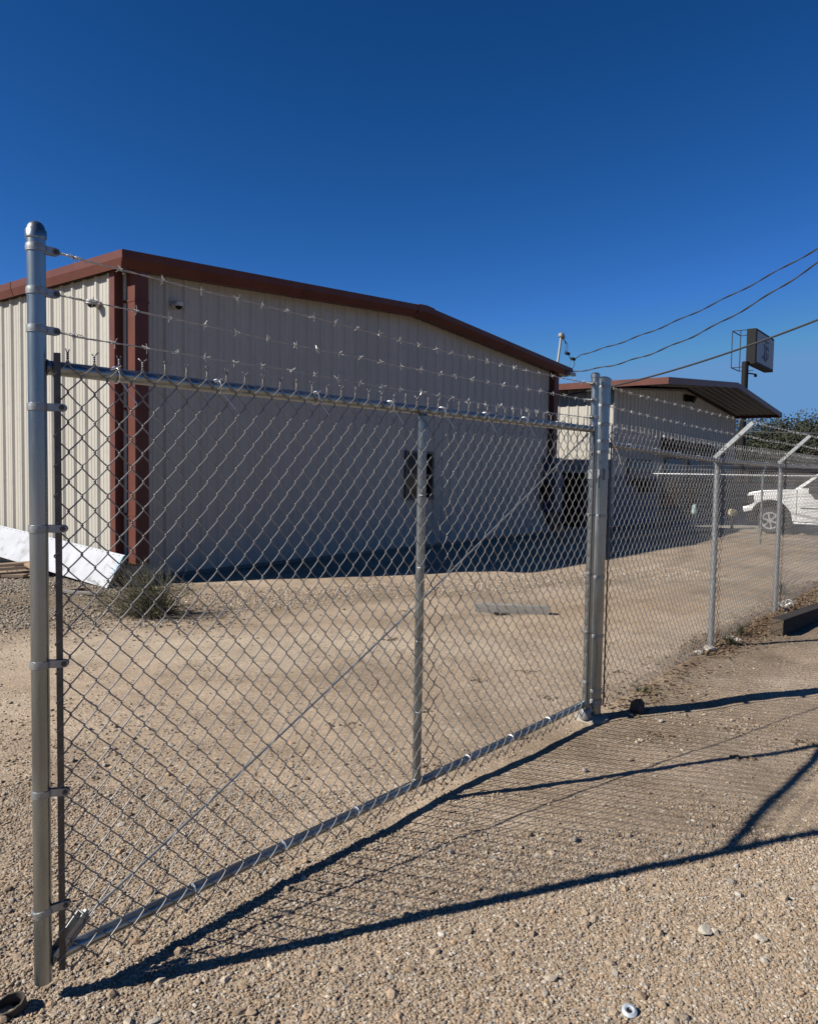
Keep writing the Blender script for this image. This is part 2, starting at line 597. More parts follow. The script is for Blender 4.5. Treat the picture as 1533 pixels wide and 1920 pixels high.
# ------------------------------------------------------------------ gravel: individual little stones as one mass
def stone_mat():
    m = bpy.data.materials.new('gravel_stone')
    m.use_nodes = True
    t = m.node_tree
    b = t.nodes['Principled BSDF']
    b.inputs['Roughness'].default_value = 0.9
    b.inputs['Specular IOR Level'].default_value = 0.2
    a = t.nodes.new('ShaderNodeAttribute')
    a.attribute_name = 'tint'
    tc = t.nodes.new('ShaderNodeTexCoord')
    n = t.nodes.new('ShaderNodeTexNoise')
    n.inputs['Scale'].default_value = 220
    n.inputs['Detail'].default_value = 3
    t.links.new(tc.outputs['Object'], n.inputs['Vector'])
    mr = t.nodes.new('ShaderNodeMapRange')
    mr.inputs[3].default_value = 0.75
    mr.inputs[4].default_value = 1.2
    t.links.new(n.outputs['Fac'], mr.inputs[0])
    vm = t.nodes.new('ShaderNodeVectorMath')
    vm.operation = 'SCALE'
    t.links.new(a.outputs['Color'], vm.inputs[0])
    t.links.new(mr.outputs[0], vm.inputs['Scale'])
    t.links.new(vm.outputs[0], b.inputs['Base Color'])
    return m


def icosa():
    p = (1 + 5 ** 0.5) / 2
    v = np.array([(-1, p, 0), (1, p, 0), (-1, -p, 0), (1, -p, 0), (0, -1, p), (0, 1, p), (0, -1, -p), (0, 1, -p), (p, 0, -1), (p, 0, 1), (-p, 0, -1), (-p, 0, 1)], float)
    v /= np.linalg.norm(v[0])
    f = np.array([(0, 11, 5), (0, 5, 1), (0, 1, 7), (0, 7, 10), (0, 10, 11), (1, 5, 9), (5, 11, 4), (11, 10, 2), (10, 7, 6), (7, 1, 8), (3, 9, 4), (3, 4, 2), (3, 2, 6), (3, 6, 8), (3, 8, 9), (4, 9, 5), (2, 4, 11), (6, 2, 10), (8, 6, 7), (9, 8, 1)])
    return v, f


def scatter_stones(name, X, Y, S, seed, tint, label, sink=0.25, m=None):
    rs = np.random.RandomState(seed)
    n = len(X)
    iv, jf = icosa()
    V = iv[None] * (1 + 0.42 * (rs.rand(n, 12, 1) - 0.5)) + 0.16 * (rs.rand(n, 12, 3) - 0.5)
    sc = np.stack([0.95 + 0.45 * rs.rand(n), 0.75 + 0.4 * rs.rand(n), 0.50 + 0.4 * rs.rand(n)], -1)
    V = V * sc[:, None, :]
    # tilt and turn
    tl = 0.5 * (rs.rand(n) - 0.5)
    c, s_ = np.cos(tl), np.sin(tl)
    x, z = V[..., 0].copy(), V[..., 2].copy()
    V[..., 0] = c[:, None] * x - s_[:, None] * z
    V[..., 2] = s_[:, None] * x + c[:, None] * z
    th = rs.rand(n) * 2 * math.pi
    c, s_ = np.cos(th), np.sin(th)
    x, y = V[..., 0].copy(), V[..., 1].copy()
    V[..., 0] = c[:, None] * x - s_[:, None] * y
    V[..., 1] = s_[:, None] * x + c[:, None] * y
    V = V * S[:, None, None]
    V[..., 0] += X[:, None]
    V[..., 1] += Y[:, None]
    V[..., 2] += (ground_h(X, Y) + S * sink)[:, None]
    F = (jf[None] + (np.arange(n) * 12)[:, None, None]).reshape(-1, 3)
    me = bpy.data.meshes.new(name)
    me.vertices.add(n * 12)
    me.vertices.foreach_set('co', V.astype(np.float32).ravel())
    me.loops.add(F.size)
    me.loops.foreach_set('vertex_index', F.astype(np.int32).ravel())
    me.polygons.add(len(F))
    me.polygons.foreach_set('loop_start', np.arange(0, F.size, 3, dtype=np.int32))
    me.update(calc_edges=True)
    me.polygons.foreach_set('use_smooth', np.zeros(len(F), bool))
    at = me.color_attributes.new('tint', 'FLOAT_COLOR', 'POINT')
    colr = np.ones((n, 12, 4), np.float32)
    colr[..., :3] = tint(rs, n)[:, None, :]
    at.data.foreach_set('color', colr.ravel())
    me.materials.append(m or STONE)
    o = bpy.data.objects.new(name, me)
    COL.objects.link(o)
    tag(o, label, 'gravel', kind='stuff')
    return o


STONE = stone_mat()


def tint_tan(rs, n):
    pal = np.array([(0.40, 0.30, 0.205), (0.46, 0.36, 0.255), (0.52, 0.44, 0.33), (0.36, 0.265, 0.175), (0.41, 0.36, 0.30), (0.45, 0.31, 0.19), (0.58, 0.52, 0.43), (0.28, 0.23, 0.18)])
    w = np.array([5, 5, 3, 4, 2, 2, 1, 1.2])
    c = pal[rs.choice(len(pal), n, p=w / w.sum())]
    return c * np.array([0.61, 0.62, 0.645]) * (0.82 + 0.36 * rs.rand(n, 1))


def tint_grey(rs, n):
    pal = np.array([(0.27, 0.23, 0.18), (0.36, 0.31, 0.25), (0.22, 0.185, 0.145), (0.45, 0.39, 0.31)])
    return 0.66 * pal[rs.choice(4, n)] * (0.8 + 0.4 * rs.rand(n, 1))


def in_view(x, y, margin=0.35):
    return np.abs(x) < 0.56 * y + margin


def density(x, y):
    """how much loose gravel lies here, 0..1"""
    side = (x + 1.05) * 0.7624 - (y - 2.14) * 0.6471     # > 0 on the camera's side of the gate and fence
    d = np.where(side > 0, 0.85, 0.52)
    d = np.where((side > 0) & (y > 3.2), 0.22, d)
    d = np.where((side < 0) & (y > 4.2), 0.16, d)
    d = d + 0.75 * vnoise(x, y, 0.9) + 0.6 * vnoise(x, y, 2.6) + 0.5 * vnoise(x, y, 8.0)
    near = np.clip((3.4 - y) / 1.2, 0, 1)
    d = d + 0.35 * near
    return np.clip(d, 0.03, 1)


def make_gravel():
    rs = np.random.RandomState(5)

    def ring(count, y0, y1, smin, smax, p, seed, name, label):
        yy = np.sqrt(rs.rand(count) * (y1 ** 2 - y0 ** 2) + y0 ** 2)
        xx = (rs.rand(count) * 2 - 1) * (0.56 * yy + 0.35)
        k = rs.rand(count) < density(xx, yy)
        k &= ((xx + 1.115) ** 2 + (yy - 2.085) ** 2) > 0.036 ** 2
        xx, yy = xx[k], yy[k]
        u_ = rs.rand(len(xx))
        S = smin * (smax / smin) ** (u_ ** p)
        return scatter_stones(name, xx, yy, S, seed, tint_tan, label)

    ring(230000, 1.75, 3.6, 0.0015, 0.0072, 1.5, 21, 'gravel', 'dense fine tan gravel in the foreground before the gate')
    ring(120000, 3.5, 7.5, 0.0024, 0.0085, 2.0, 22, 'gravel', 'thin scatter of small tan stones around the gate and fence line')
    ring(3600, 1.75, 5.0, 0.006, 0.018, 2.2, 23, 'gravel', 'sparse larger pale pebbles lying over the fine tan gravel')
    # rubble patches at the left near the warehouse and the pale strip by the wall's shadow
    n = 15000
    x = -3.9 + rs.randn(n) * 1.1
    y = 7.9 + rs.randn(n) * 0.55
    k = (rs.rand(n) < 0.5 + 1.4 * vnoise(x, y, 1.1))
    x, y = x[k], y[k]
    x2 = -4.9 + rs.randn(12000) * 0.9
    y2 = 10.0 + rs.randn(12000) * 0.5
    x, y = np.concatenate([x, x2]), np.concatenate([y, y2])
    k = ((x + 3.867) * -0.6112 + (y - 10.009) * -0.7915) < 9
    k &= ~(((x + 3.867) * 0.6112 + (y - 10.009) * 0.7915 > -0.05) & ((x + 3.867) * 0.7915 - (y - 10.009) * 0.6112 < 0.1))
    x, y = x[k], y[k]
    scatter_stones('rubble', x, y, 0.0045 + 0.014 * rs.rand(len(x)) ** 2.4, 24, tint_grey, 'grey broken rubble on the ground at the left by the white panel')
    n = 42000
    t = rs.rand(n) * 9.0
    w = rs.rand(n) ** 1.2 * 2.0
    x = -2.9 + t * 0.80 + w * 0.45
    y = 9.1 + t * 0.42 - w * 0.55
    k = rs.rand(n) < 0.75 + 0.8 * vnoise(x, y, 0.8) - w * 0.28
    k &= ((x + 3.867) * 0.7915 - (y - 10.009) * 0.6112) > 0.15
    x, y = x[k], y[k]
    scatter_stones('gravel', x, y, 0.005 + 0.010 * rs.rand(len(x)) ** 2, 25, lambda r, n_: tint_tan(r, n_) * 1.12, 'pale gravel strip in front of the warehouse shadow')


make_gravel()


# ------------------------------------------------------------------ chain link fabric
def link_fabric(x0, n_wires, p, z_top, periods, h, yoff, wr, sides=5, hi=True, seed=3, bottom_twist=True, wav=0.004, seam=None, top_only_twist=True):
    """vertical zigzag wires hooked into each other, in a frame with x along the fence and -y towards the street"""
    D = wr * 1.75
    A = p / 2 + wr * 0.95
    if hi:
        th = [(0.0, 1.0, 0.0), (0.025, 0.965, -0.45), (0.10, 0.64, -0.85), (0.18, 0.29, -1.05), (0.25, 0.0, -1.12), (0.32, -0.29, -1.05), (0.40, -0.64, -0.85), (0.475, -0.965, -0.45),
              (0.5, -1.0, 0.0), (0.525, -0.965, 0.45), (0.60, -0.64, 0.85), (0.68, -0.29, 1.05), (0.75, 0.0, 1.12), (0.82, 0.29, 1.05), (0.90, 0.64, 0.85), (0.975, 0.965, 0.45)]
    else:
        th = [(0.0, 0.96, 0.0), (0.06, 0.80, -0.9), (0.25, 0.0, -1.1), (0.44, -0.80, -0.9),
              (0.5, -0.96, 0.0), (0.56, -0.80, 0.9), (0.75, 0.0, 1.1), (0.94, 0.80, 0.9)]
    K = len(th)
    mb = MB()
    shapes = []
    for ph in (0, 1):
        seq = []
        for q in range(periods):
            for (a, xx, yy) in th:
                seq.append((q + a, xx, yy))
        seq.append((periods, th[0][1], 0.0))
        seq = np.array(seq)
        if ph == 1:
            half = K // 2
            s2 = []
            for q in range(periods + 1):
                for (a, xx, yy) in th:
                    s2.append((q + a - 0.5, xx, yy))
            s2 = np.array(s2)
            s2 = s2[(s2[:, 0] >= -1e-6) & (s2[:, 0] <= periods + 1e-6)]
            seq = s2
        pts = np.stack([seq[:, 1] * A, seq[:, 2] * D, z_top - seq[:, 0] * h], -1)
        shapes.append(tube_arrays(pts, wr, sides, True))
    rs = np.random.RandomState(seed)
    for i in range(n_wires):
        v, f = shapes[i % 2]
        v = v.copy()
        v[:, 0] += x0 + p * i
        mb.add(v, f)
    # twisted selvage
    for k in range(n_wires // 2):
        xc = x0 + p * (2 * k + 0.5)
        for (zs, sg, ln, turns) in ((z_top, 1, 0.026, 2.2),) + (((z_top - periods * h, -1, 0.0045, 0.5),) if bottom_twist else ()):
            tip = rs.rand() * 6.28
            for s_ in (0, math.pi):
                t = np.linspace(0, 1, 13 if hi else 7)
                an = t * turns * 2 * math.pi + s_ + 1.2
                rr_ = wr * 1.05
                px = xc + rr_ * np.cos(an)
                py = rr_ * np.sin(an)
                pz = zs + sg * (t * ln)
                pts = np.stack([px, py, pz], -1)
                pts[0] = (xc + (A * 0.25 if s_ else -A * 0.25), 0, zs - sg * 0.004)
                tx = math.cos(tip + s_) * 0.009
                ex = np.array([[xc + (0.0085 if s_ else -0.0085) * (0.7 + 0.6 * rs.rand()), tx, zs + sg * (ln + 0.007 + 0.003 * rs.rand())]])
                if sg > 0:
                    pts = np.concatenate([pts, ex])
                v, f = tube_arrays(pts, wr * 0.95, 4, True)
                mb.add(v, f)
    allv = np.concatenate(mb.v)
    # slack and small kinks of the fabric
    dx = 0.004 * vnoise(allv[:, 0], allv[:, 2], 3.1) + 0.0035 * vnoise(allv[:, 0] + 9, allv[:, 2], 9.0)
    dz = 0.005 * vnoise(allv[:, 0] + 3, allv[:, 2] + 5, 2.7)
    dy = wav * 2 * vnoise(allv[:, 0] + 13, allv[:, 2] + 7, 1.6)
    if seam:
        g = np.exp(-((allv[:, 0] - seam) / 0.045) ** 2)
        dx = dx + 0.012 * g * np.sin(allv[:, 2] * 36.6 + 1.0)
        dy = dy + 0.010 * g * np.sin(allv[:, 2] * 21.0)
    allv[:, 0] += dx
    allv[:, 2] += dz
    allv[:, 1] += yoff + dy
    mb.v = [allv]
    return mb


def barbed(p0, p1, seed, sag=0.0, step=0.012, pitch=0.055, rs_=0.0014, gap=0.127, blen=0.015, tails=True):
    """two twisted strands with four pointed barbs, from p0 to p1"""
    rs = np.random.RandomState(seed)
    p0 = np.array(p0, float)
    p1 = np.array(p1, float)
    Ln = np.linalg.norm(p1 - p0)
    d = (p1 - p0) / Ln
    n = int(Ln / step)
    t = np.linspace(0, Ln, n)
    side = np.cross(d, (0, 0, 1.0))
    side /= np.linalg.norm(side)
    up = np.cross(side, d)
    wz = 0.0045 * vnoise(t, t * 0 + seed, 6.0) + 0.010 * vnoise(t, t * 0 + seed * 3, 1.7) - sag * 4 * (t / Ln) * (1 - t / Ln)
    wy = 0.006 * vnoise(t, t * 0 + seed * 7 + 0.5, 3.0)
    fade = np.clip(np.minimum(t, Ln - t) / 0.05, 0, 1)
    cen = p0 + d * t[:, None] + up * (wz * fade)[:, None] + side * (wy * fade)[:, None]
    mb = MB()
    for s_ in (0, math.pi):
        an = t / pitch * math.pi + s_
        pts = cen + (np.cos(an)[:, None] * up + np.sin(an)[:, None] * side) * 0.0016
        mb.tube(pts, rs_, 4)
    x = 0.04 + rs.rand() * 0.08
    while x < Ln - 0.03:
        i = min(n - 2, int(x / Ln * n))
        c = cen[i]
        # coil
        q = np.linspace(0, 1, 15)
        coil = c + d * ((q - 0.5) * 0.010)[:, None] + (np.cos(q * 4.2 * math.pi)[:, None] * up + np.sin(q * 4.2 * math.pi)[:, None] * side) * 0.0036
        mb.tube(coil, 0.0015, 4)
        a0 = rs.rand() * math.pi
        for k in range(4):
            a = a0 + k * math.pi / 2 + rs.rand() * 0.7
            dv = np.cos(a) * up + np.sin(a) * side + d * (rs.rand() - 0.5) * 1.3
            dv /= np.linalg.norm(dv)
            o_ = c + d * (0.004 if k % 2 else -0.004)
            mb.tube([o_ + dv * 0.002, o_ + dv * blen * (0.9 + 0.4 * rs.rand())], [0.0017, 0.0011], 4)
        x += gap * (0.85 + 0.3 * rs.rand())
    if tails:
        for e, sg in ((p0, 1), (p1, -1)):
            q = np.linspace(0, 1, 40)
            coil = e + d * (sg * (0.015 + q * 0.055))[:, None] + (np.cos(q * 14 * math.pi)[:, None] * up + np.sin(q * 14 * math.pi)[:, None] * side) * 0.0036
            mb.tube(coil, 0.0012, 4)
            mb.tube([coil[-1], coil[-1] + d * sg * 0.012 - up * 0.012, coil[-1] + d * sg * 0.03 - up * 0.010], 0.0012, 4)
    return mb


def pipe(x, r, z0, z1, y=0, n=28):
    return MB().lathe((x, y, 0), [(r, z0), (r, z1)], n)


def cap_dome(x, y, z, r, n=28):
    return MB().lathe((x, y, z), [(r + 0.0012, -0.022), (r + 0.0035, -0.020), (r + 0.0035, 0.0), (r + 0.001, 0.003), (r * 0.97, 0.008), (r * 0.86, 0.015), (r * 0.62, 0.022), (r * 0.32, 0.0255), (0.001, 0.027)], n)


def cap_brim(x, y, z, r, n=28):
    return MB().lathe((x, y, z), [(r + 0.001, -0.040), (r + 0.004, -0.038), (r + 0.004, -0.008), (r + 0.006, -0.006), (r + 0.006, 0.004), (r * 0.9, 0.010), (r * 0.6, 0.018), (0.003, 0.022)], n)


def band(parent, x, y, z, r, ang=0.0, ear=0.036, hgt=0.022, tilt=0.0, bolt=True):
    """clamp band round a pipe with two ears and a carriage bolt"""
    mb = MB()
    mb.lathe((0, 0, 0), [(r + 0.0006, -hgt / 2), (r + 0.0028, -hgt / 2 + 0.001), (r + 0.0028, -hgt / 4), (r + 0.0036, 0), (r + 0.0028, hgt / 4), (r + 0.0028, hgt / 2 - 0.001), (r + 0.0006, hgt / 2)], 24)
    for s_ in (-1, 1):
        y0 = s_ * 0.0065
        ex = r + ear
        poly = [(r * 0.93, -hgt / 2), (ex - hgt / 2, -hgt / 2)]
        for k in range(1, 6):
            a = -math.pi / 2 + k * math.pi / 6
            poly.append((ex - hgt / 2 + hgt / 2 * math.cos(a), hgt / 2 * math.sin(a)))
        poly += [(ex - hgt / 2, hgt / 2), (r * 0.93, hgt / 2)]
        mb.prism(poly, y0 - 0.0013, y0 + 0.0013, 'Y')
    o = fixn(mb.build('brace_band', M['galv_dull'], parent, True))
    o.location = (x, y, z)
    o.rotation_euler = (0, tilt, ang)
    if bolt:
        b = MB()
        bx = r + ear - hgt / 2 - 0.001
        b.lathe((bx, 0, 0), [(0.0038, -0.014), (0.0038, 0.016)], 8, 'Y')
        b.lathe((bx, 0, 0), [(0.0075, -0.0115), (0.0068, -0.0095), (0.0068, -0.0080)], 12, 'Y')
        b.lathe((bx, 0, 0), [(0.0072, 0.0080), (0.0072, 0.0135)], 6, 'Y')
        fixn(b.build('bolt', M['barsteel'], o, True))
    return o


# ------------------------------------------------------------------ swing gate
GL = 3.384
gate = tag(empty('swing_gate', (-1.05, 2.14, 0), GZ), 'long galvanised chain link swing gate topped with three barbed wires', 'gate')
PR = 0.0245
z_t, z_b = 1.831, 0.103
mb = pipe(0, PR, 0.041, 2.205)
fixn(mb.build('end_post', M['galv'], gate, True))
mb = pipe(GL, PR - 0.0005, 0.075, 2.165)
fixn(mb.build('end_post', M['galv'], gate, True))
fixn(cap_dome(0, 0, 2.205, PR).build('post_cap', M['galv'], gate, True))
cp = cap_dome(0, 0, 0, PR)
cp.v[0][:, 2] *= np.where(cp.v[0][:, 2] > 0, 0.45, 1.0)
cp.v[0] += (GL, 0, 2.172)
fixn(cp.build('post_cap', M['galv'], gate, True))
for nm, z, r in (('top_rail', z_t, 0.0208), ('bottom_rail', z_b, 0.0208)):
    mb = MB().lathe((0, 0, z), [(r, PR * 0.8), (r, GL - PR * 0.8)], 24, 'X')
    # weld collars where the rail meets the posts
    for e, s_ in ((PR, 1), (GL - PR, -1)):
        mb.lathe((0, 0, z), [(r + 0.004, e - 0.003 * s_), (r + 0.0028, e + 0.002 * s_), (r + 0.0003, e + 0.006 * s_)], 24, 'X')
    fixn(mb.build(nm, M['galv'], gate, True))
mb = pipe(1.708, 0.0200, z_b + 0.012, z_t - 0.012)
mb.lathe((1.708, 0, 0), [(0.0245, z_t - 0.026), (0.0205, z_t - 0.018)], 24)
mb.lathe((1.708, 0, 0), [(0.0205, z_b + 0.017), (0.0240, z_b + 0.024), (0.0202, z_b + 0.028)], 24)
fixn(mb.build('middle_post', M['galv'], gate, True))
# truss rod from low corner to high corner with slight sag
t = np.linspace(0, 1, 24)
rod = np.stack([0.105 + t * (3.30 - 0.105), -0.006 + 0 * t + 0.030 * np.sin(t * math.pi), 0.172 + t * (1.80 - 0.172) - 0.055 * np.sin(t * math.pi)], -1)
MB().tube(rod, 0.0048, 10).build('truss_rod', M['galv_dull'], gate, True)
mb = MB()
mt = Matrix.Translation((0.036, -0.010, 0.118)) @ Matrix.Rotation(-math.atan2(0.085, 0.088), 4, 'Y')
mb.box((-0.012, -0.018, -0.017), (0.112, -0.0145, 0.017), mt)
mb.box((-0.012, 0.0105, -0.017), (0.112, 0.014, 0.017), mt)
mb.box((0.112, -0.018, -0.017), (0.1155, 0.014, 0.017), mt)
mb.box((0.117, -0.009, -0.007), (0.127, 0.005, 0.007), mt)
mb.box((0.060, -0.006, -0.0035), (0.111, 0.001, 0.0035), mt)
fixn(mb.build('truss_tightener', M['galv_dull'], gate, False, 0.0012))
mb = MB()
mb.box((-0.009, -0.0025, 0.068), (0.009, 0.0025, 1.872), Matrix.Translation((0.042, -0.0305, 0)) @ Matrix.Rotation(R(-36), 4, 'Z'))
fixn(mb.build('tension_bar', M['barsteel'], gate, False, 0.001))
mb = MB()
mb.box((GL - 0.060, -0.0335, 0.070), (GL - 0.044, -0.0285, 1.850))
fixn(mb.build('tension_bar', M['barsteel'], gate, False, 0.001))
for z in (2.158, 2.040, 1.935):
    band(gate, 0, 0, z, PR, 0.0, 0.040)
for z in (1.718, 1.374, 0.984, 0.606):
    band(gate, 0, 0, z, PR, R(-36), 0.052)
band(gate, 0, 0, 0.252, PR, R(-36), 0.054, tilt=R(-14))
for z in (2.110, 2.010, 1.905):
    band(gate, GL, 0, z, PR, math.pi, 0.034)
for z in (1.68, 1.30, 0.93, 0.56, 0.24):
    band(gate, GL, 0, z, PR, math.pi + R(22), 0.040)
for i, (za, zb) in enumerate(((2.158, 2.108), (2.040, 2.008), (1.935, 1.903))):
    mb = barbed((0.058, 0, za), (GL - 0.052, 0, zb), 5 + i * 3, sag=0.012)
    mb.build('barbed_wire', M['barb'], gate, True)
fab = link_fabric(0.0535, 84, 0.0390, 1.853, 21, 0.0856, -0.030, 0.0022, 6, True, 3, seam=1.845)
fab.build('chain_link_mesh', M['wire'], gate, 'all')
rs = np.random.RandomState(8)
for x in (0.228, 0.594, 1.043, 1.477, 1.839, 2.192, 2.560, 2.93):
    mb = MB()
    q = np.linspace(-0.15, 1.05, 18) * 2 * math.pi
    rr_ = 0.0245
    pts = np.stack([x + 0.006 * np.sin(q * 0.5) + 0 * q, -np.sin(q) * rr_ - 0.003, z_t + np.cos(q) * rr_], -1)
    mb.tube(pts, 0.0019, 6)
    mb.tube([(x - 0.028, -0.034, z_t + 0.011), (x - 0.010, -0.037, z_t + 0.021), (x + 0.004, -0.034, z_t + 0.027)], [0.0024, 0.0044, 0.0026], 6)
    mb.tube([(x, -0.03, z_t - 0.015), (x + 0.012, -0.040, z_t - 0.034), (x + 0.030 + 0.02 * rs.rand(), -0.050, z_t - 0.066 - 0.02 * rs.rand())], 0.0017, 5)
    mb.build('wire_tie', M['alu'], gate, True)
for z in (1.45, 1.12, 0.78, 0.45):
    q = np.linspace(0, 2 * math.pi, 16)
    pts = np.stack([1.708 + 0.023 * np.sin(q), -0.004 - 0.023 * np.cos(q) - 0.004, z + 0.004 * np.sin(q)], -1)
    MB().tube(pts, 0.0016, 5).build('wire_tie', M['galv_dull'], gate, True)
for x in (0.9, 1.3, 2.1, 2.5, 2.9, 0.5):
    q = np.linspace(0, 2 * math.pi, 16)
    pts = np.stack([x + 0.004 * np.sin(q), -0.003 - 0.0245 * np.cos(q), z_b + 0.0245 * np.sin(q)], -1)
    MB().tube(pts, 0.0017, 5).build('wire_tie', M['alu'], gate, True)
# pivot under the hinge end
mb = MB().lathe((GL, 0, 0), [(0.034, 0.004), (0.036, 0.012), (0.035, 0.070), (0.030, 0.076)], 24)
fixn(mb.build('bottom_pivot', M['old_galv'], gate, True))

# ------------------------------------------------------------------ hinge post
HX, HY = 1.214, 4.81
hp = tag(empty('gate_post', (HX, HY, 0), FZ), 'thick galvanised hinge post between the gate and the fence', 'post')
HR = 0.0440
fixn(pipe(0, HR, 0.0, 2.150, n=32).build('post', M['galv'], hp, True))
fixn(cap_brim(0, 0, 2.150, HR, 32).build('post_cap', M['galv'], hp, True))
for z in (2.105, 1.985, 1.870, 1.762, 1.692, 1.290, 0.900, 0.520, 0.165):
    band(hp, 0, 0, z, HR, 0.0, 0.036, 0.020)
# upper hinge: a wide band with a pin eye around the gate's end post
mb = MB()
mb.lathe((0, 0, 1.555), [(HR + 0.001, -0.028), (HR + 0.004, -0.027), (HR + 0.004, 0.027), (HR + 0.001, 0.028)], 28)
fixn(mb.build('hinge_band', M['galv_dull'], hp, True))
dvec = Vector((1.140 - HX, 4.720 - HY))
ca, sa = math.cos(-FZ), math.sin(-FZ)
hx = dvec.x * ca - dvec.y * sa
hy = dvec.x * sa + dvec.y * ca
mb = MB()
mb.lathe((hx, hy, 1.553), [(PR + 0.001, -0.030), (PR + 0.005, -0.029), (PR + 0.005, 0.029), (PR + 0.001, 0.030)], 24)
dn = Vector((hx, hy)).normalized()
mt = Matrix.Translation((hx * 0.5, hy * 0.5, 1.553)) @ Matrix.Rotation(math.atan2(dn.y, dn.x), 4, 'Z')
mb.box((-0.030, -0.034, -0.018), (0.032, -0.026, 0.018), mt)
fixn(mb.build('hinge_strap', M['galv_dull'], hp, True))
mb = MB().lathe((hx * 0.45 + 0.02, hy * 0.45 - 0.045, 1.553), [(0.010, -0.035), (0.010, 0.035)], 12)
fixn(mb.build('hinge_pin', M['galv_dull'], hp, True))
mb = MB()
mb.lathe((0, 0, 0.09), [(HR + 0.001, -0.022), (HR + 0.006, -0.020), (HR + 0.006, 0.020), (HR + 0.001, 0.022)], 28)
mb.box((-0.052, -0.014, 0.078), (-0.130, 0.014, 0.098))
fixn(mb.build('hinge_band', M['galv_dull'], hp, True))
rs = np.random.RandomState(4)
ftg = MB().lathe((-0.03, 0.0, 0), [(0.11, -0.05), (0.105, -0.004), (0.09, 0.002), (0.07, 0.006), (0.0445, 0.008)], 22)
ftg.v[0][:, :2] += (rs.rand(len(ftg.v[0]), 2) - 0.5) * 0.012
fixn(ftg.build('footing', M['concrete'], hp, True))

# ------------------------------------------------------------------ chain link fence right of the gate post
FL = 14.6
fence = tag(empty('chain_link_fence', (HX, HY, 0), R(52.0)), 'chain link fence with slanted barbed wire arms running back from the gate post', 'fence')
z_r = 1.690
posts = [2.50, 4.98, 7.75, 10.2, 12.5, 14.6]
for i, x in enumerate(posts):
    lp = fixn(pipe(x, 0.0265, -0.02, z_r + 0.012, n=18).build('line_post', M['old_galv'], fence, True))
    mb = MB()
    # pressed steel arm: tapering channel leaning out at 45 degrees, with a cup on the post
    n0 = Vector((0, -1, 1)).normalized()
    for (w0, w1, dz) in ((0.034, 0.020, 0.0),):
        a0 = Vector((x, 0.01, z_r + 0.015))
        a1 = Vector((x, -0.30, z_r + 0.325))
        side = Vector((1, 0, 0))
        up = Vector((0, 1, 1)).normalized()
        for (c, w, k) in ():
            pass
        vs = []
        for c, w in ((a0, w0), (a1, w1)):
            for (sx, sz) in ((-1, 0), (1, 0), (1, 1), (-1, 1)):
                vs.append(c + side * (w * sx) + up * (0.034 * sz))
        mb.add([tuple(q) for q in vs], [(0, 3, 2, 1), (4, 5, 6, 7), (0, 1, 5, 4), (1, 2, 6, 5), (2, 3, 7, 6), (3, 0, 4, 7)])
    mb.lathe((x, 0, 0), [(0.030, z_r - 0.035), (0.031, z_r + 0.012), (0.030, z_r + 0.028), (0.018, z_r + 0.040)], 18)
    fixn(mb.build('barb_arm', M['galv_dull'], lp, True))
mb = MB()
mb.tube([(x, 0, z) for x, z in ((0.06, z_r + 0.055), (0.6, z_r + 0.048), (1.6, z_r + 0.02), (2.5, z_r + 0.003), (5, z_r), (9, z_r), (FL, z_r))], 0.0190, 16)
fixn(mb.build('top_rail', M['old_galv'], fence, True))
mb = link_fabric(0.075, 372, 0.0390, 1.815, 21, 0.0846, -0.031, 0.0022, 4, False, 9, wav=0.008)
av = mb.v[0]
av[:, 2] += np.interp(av[:, 0], [0, 0.6, 2.5], [0.035, 0.03, 0.0]) * np.clip(av[:, 2] / 1.8, 0, 1)
mb.build('chain_link_mesh', M['wire'], fence, 'all')
for k, (zp, o0) in enumerate(((2.108, 0.30), (1.987, 0.19), (1.872, 0.085))):
    zs = z_r + 0.02 + o0 + 0.022
    prev = (0.07, -0.01, zp)
    mb = MB()
    for j, x in enumerate(posts):
        nx = (x, -o0 + 0.012, zs)
        m2 = barbed(prev, nx, 31 + k * 7 + j, sag=0.012, tails=False, step=0.02)
        mb.add(np.concatenate(m2.v), m2.f)
        prev = nx
    mb.build('barbed_wire', M['barb'], fence, True)
mb = MB()
mb.box((0.070, -0.0345, 0.06), (0.084, -0.030, 1.86))
fixn(mb.build('tension_bar', M['barsteel'], fence))
for x in (0.45, 0.95, 1.45, 1.95, 3.1, 3.7, 4.3, 5.6, 6.2, 6.8):
    q = np.linspace(0, 2 * math.pi, 14)
    pts = np.stack([x + 0.004 * np.sin(q), -0.004 - 0.024 * np.sin(q), z_r + np.interp(x, [0, 0.6, 1.6, 2.5], [0.055, 0.048, 0.02, 0.0]) + 0.0235 * np.cos(q)], -1)
    MB().tube(pts, 0.0018, 5).build('wire_tie', M['alu'], fence, True)
# brace rod end at the first bay and an old rusty wire tail
MB().tube([(0.06, -0.02, 1.80), (0.20, -0.025, 1.70), (0.26, -0.025, 1.62)], 0.003, 6).build('wire_tie', M['alu'], fence, True)

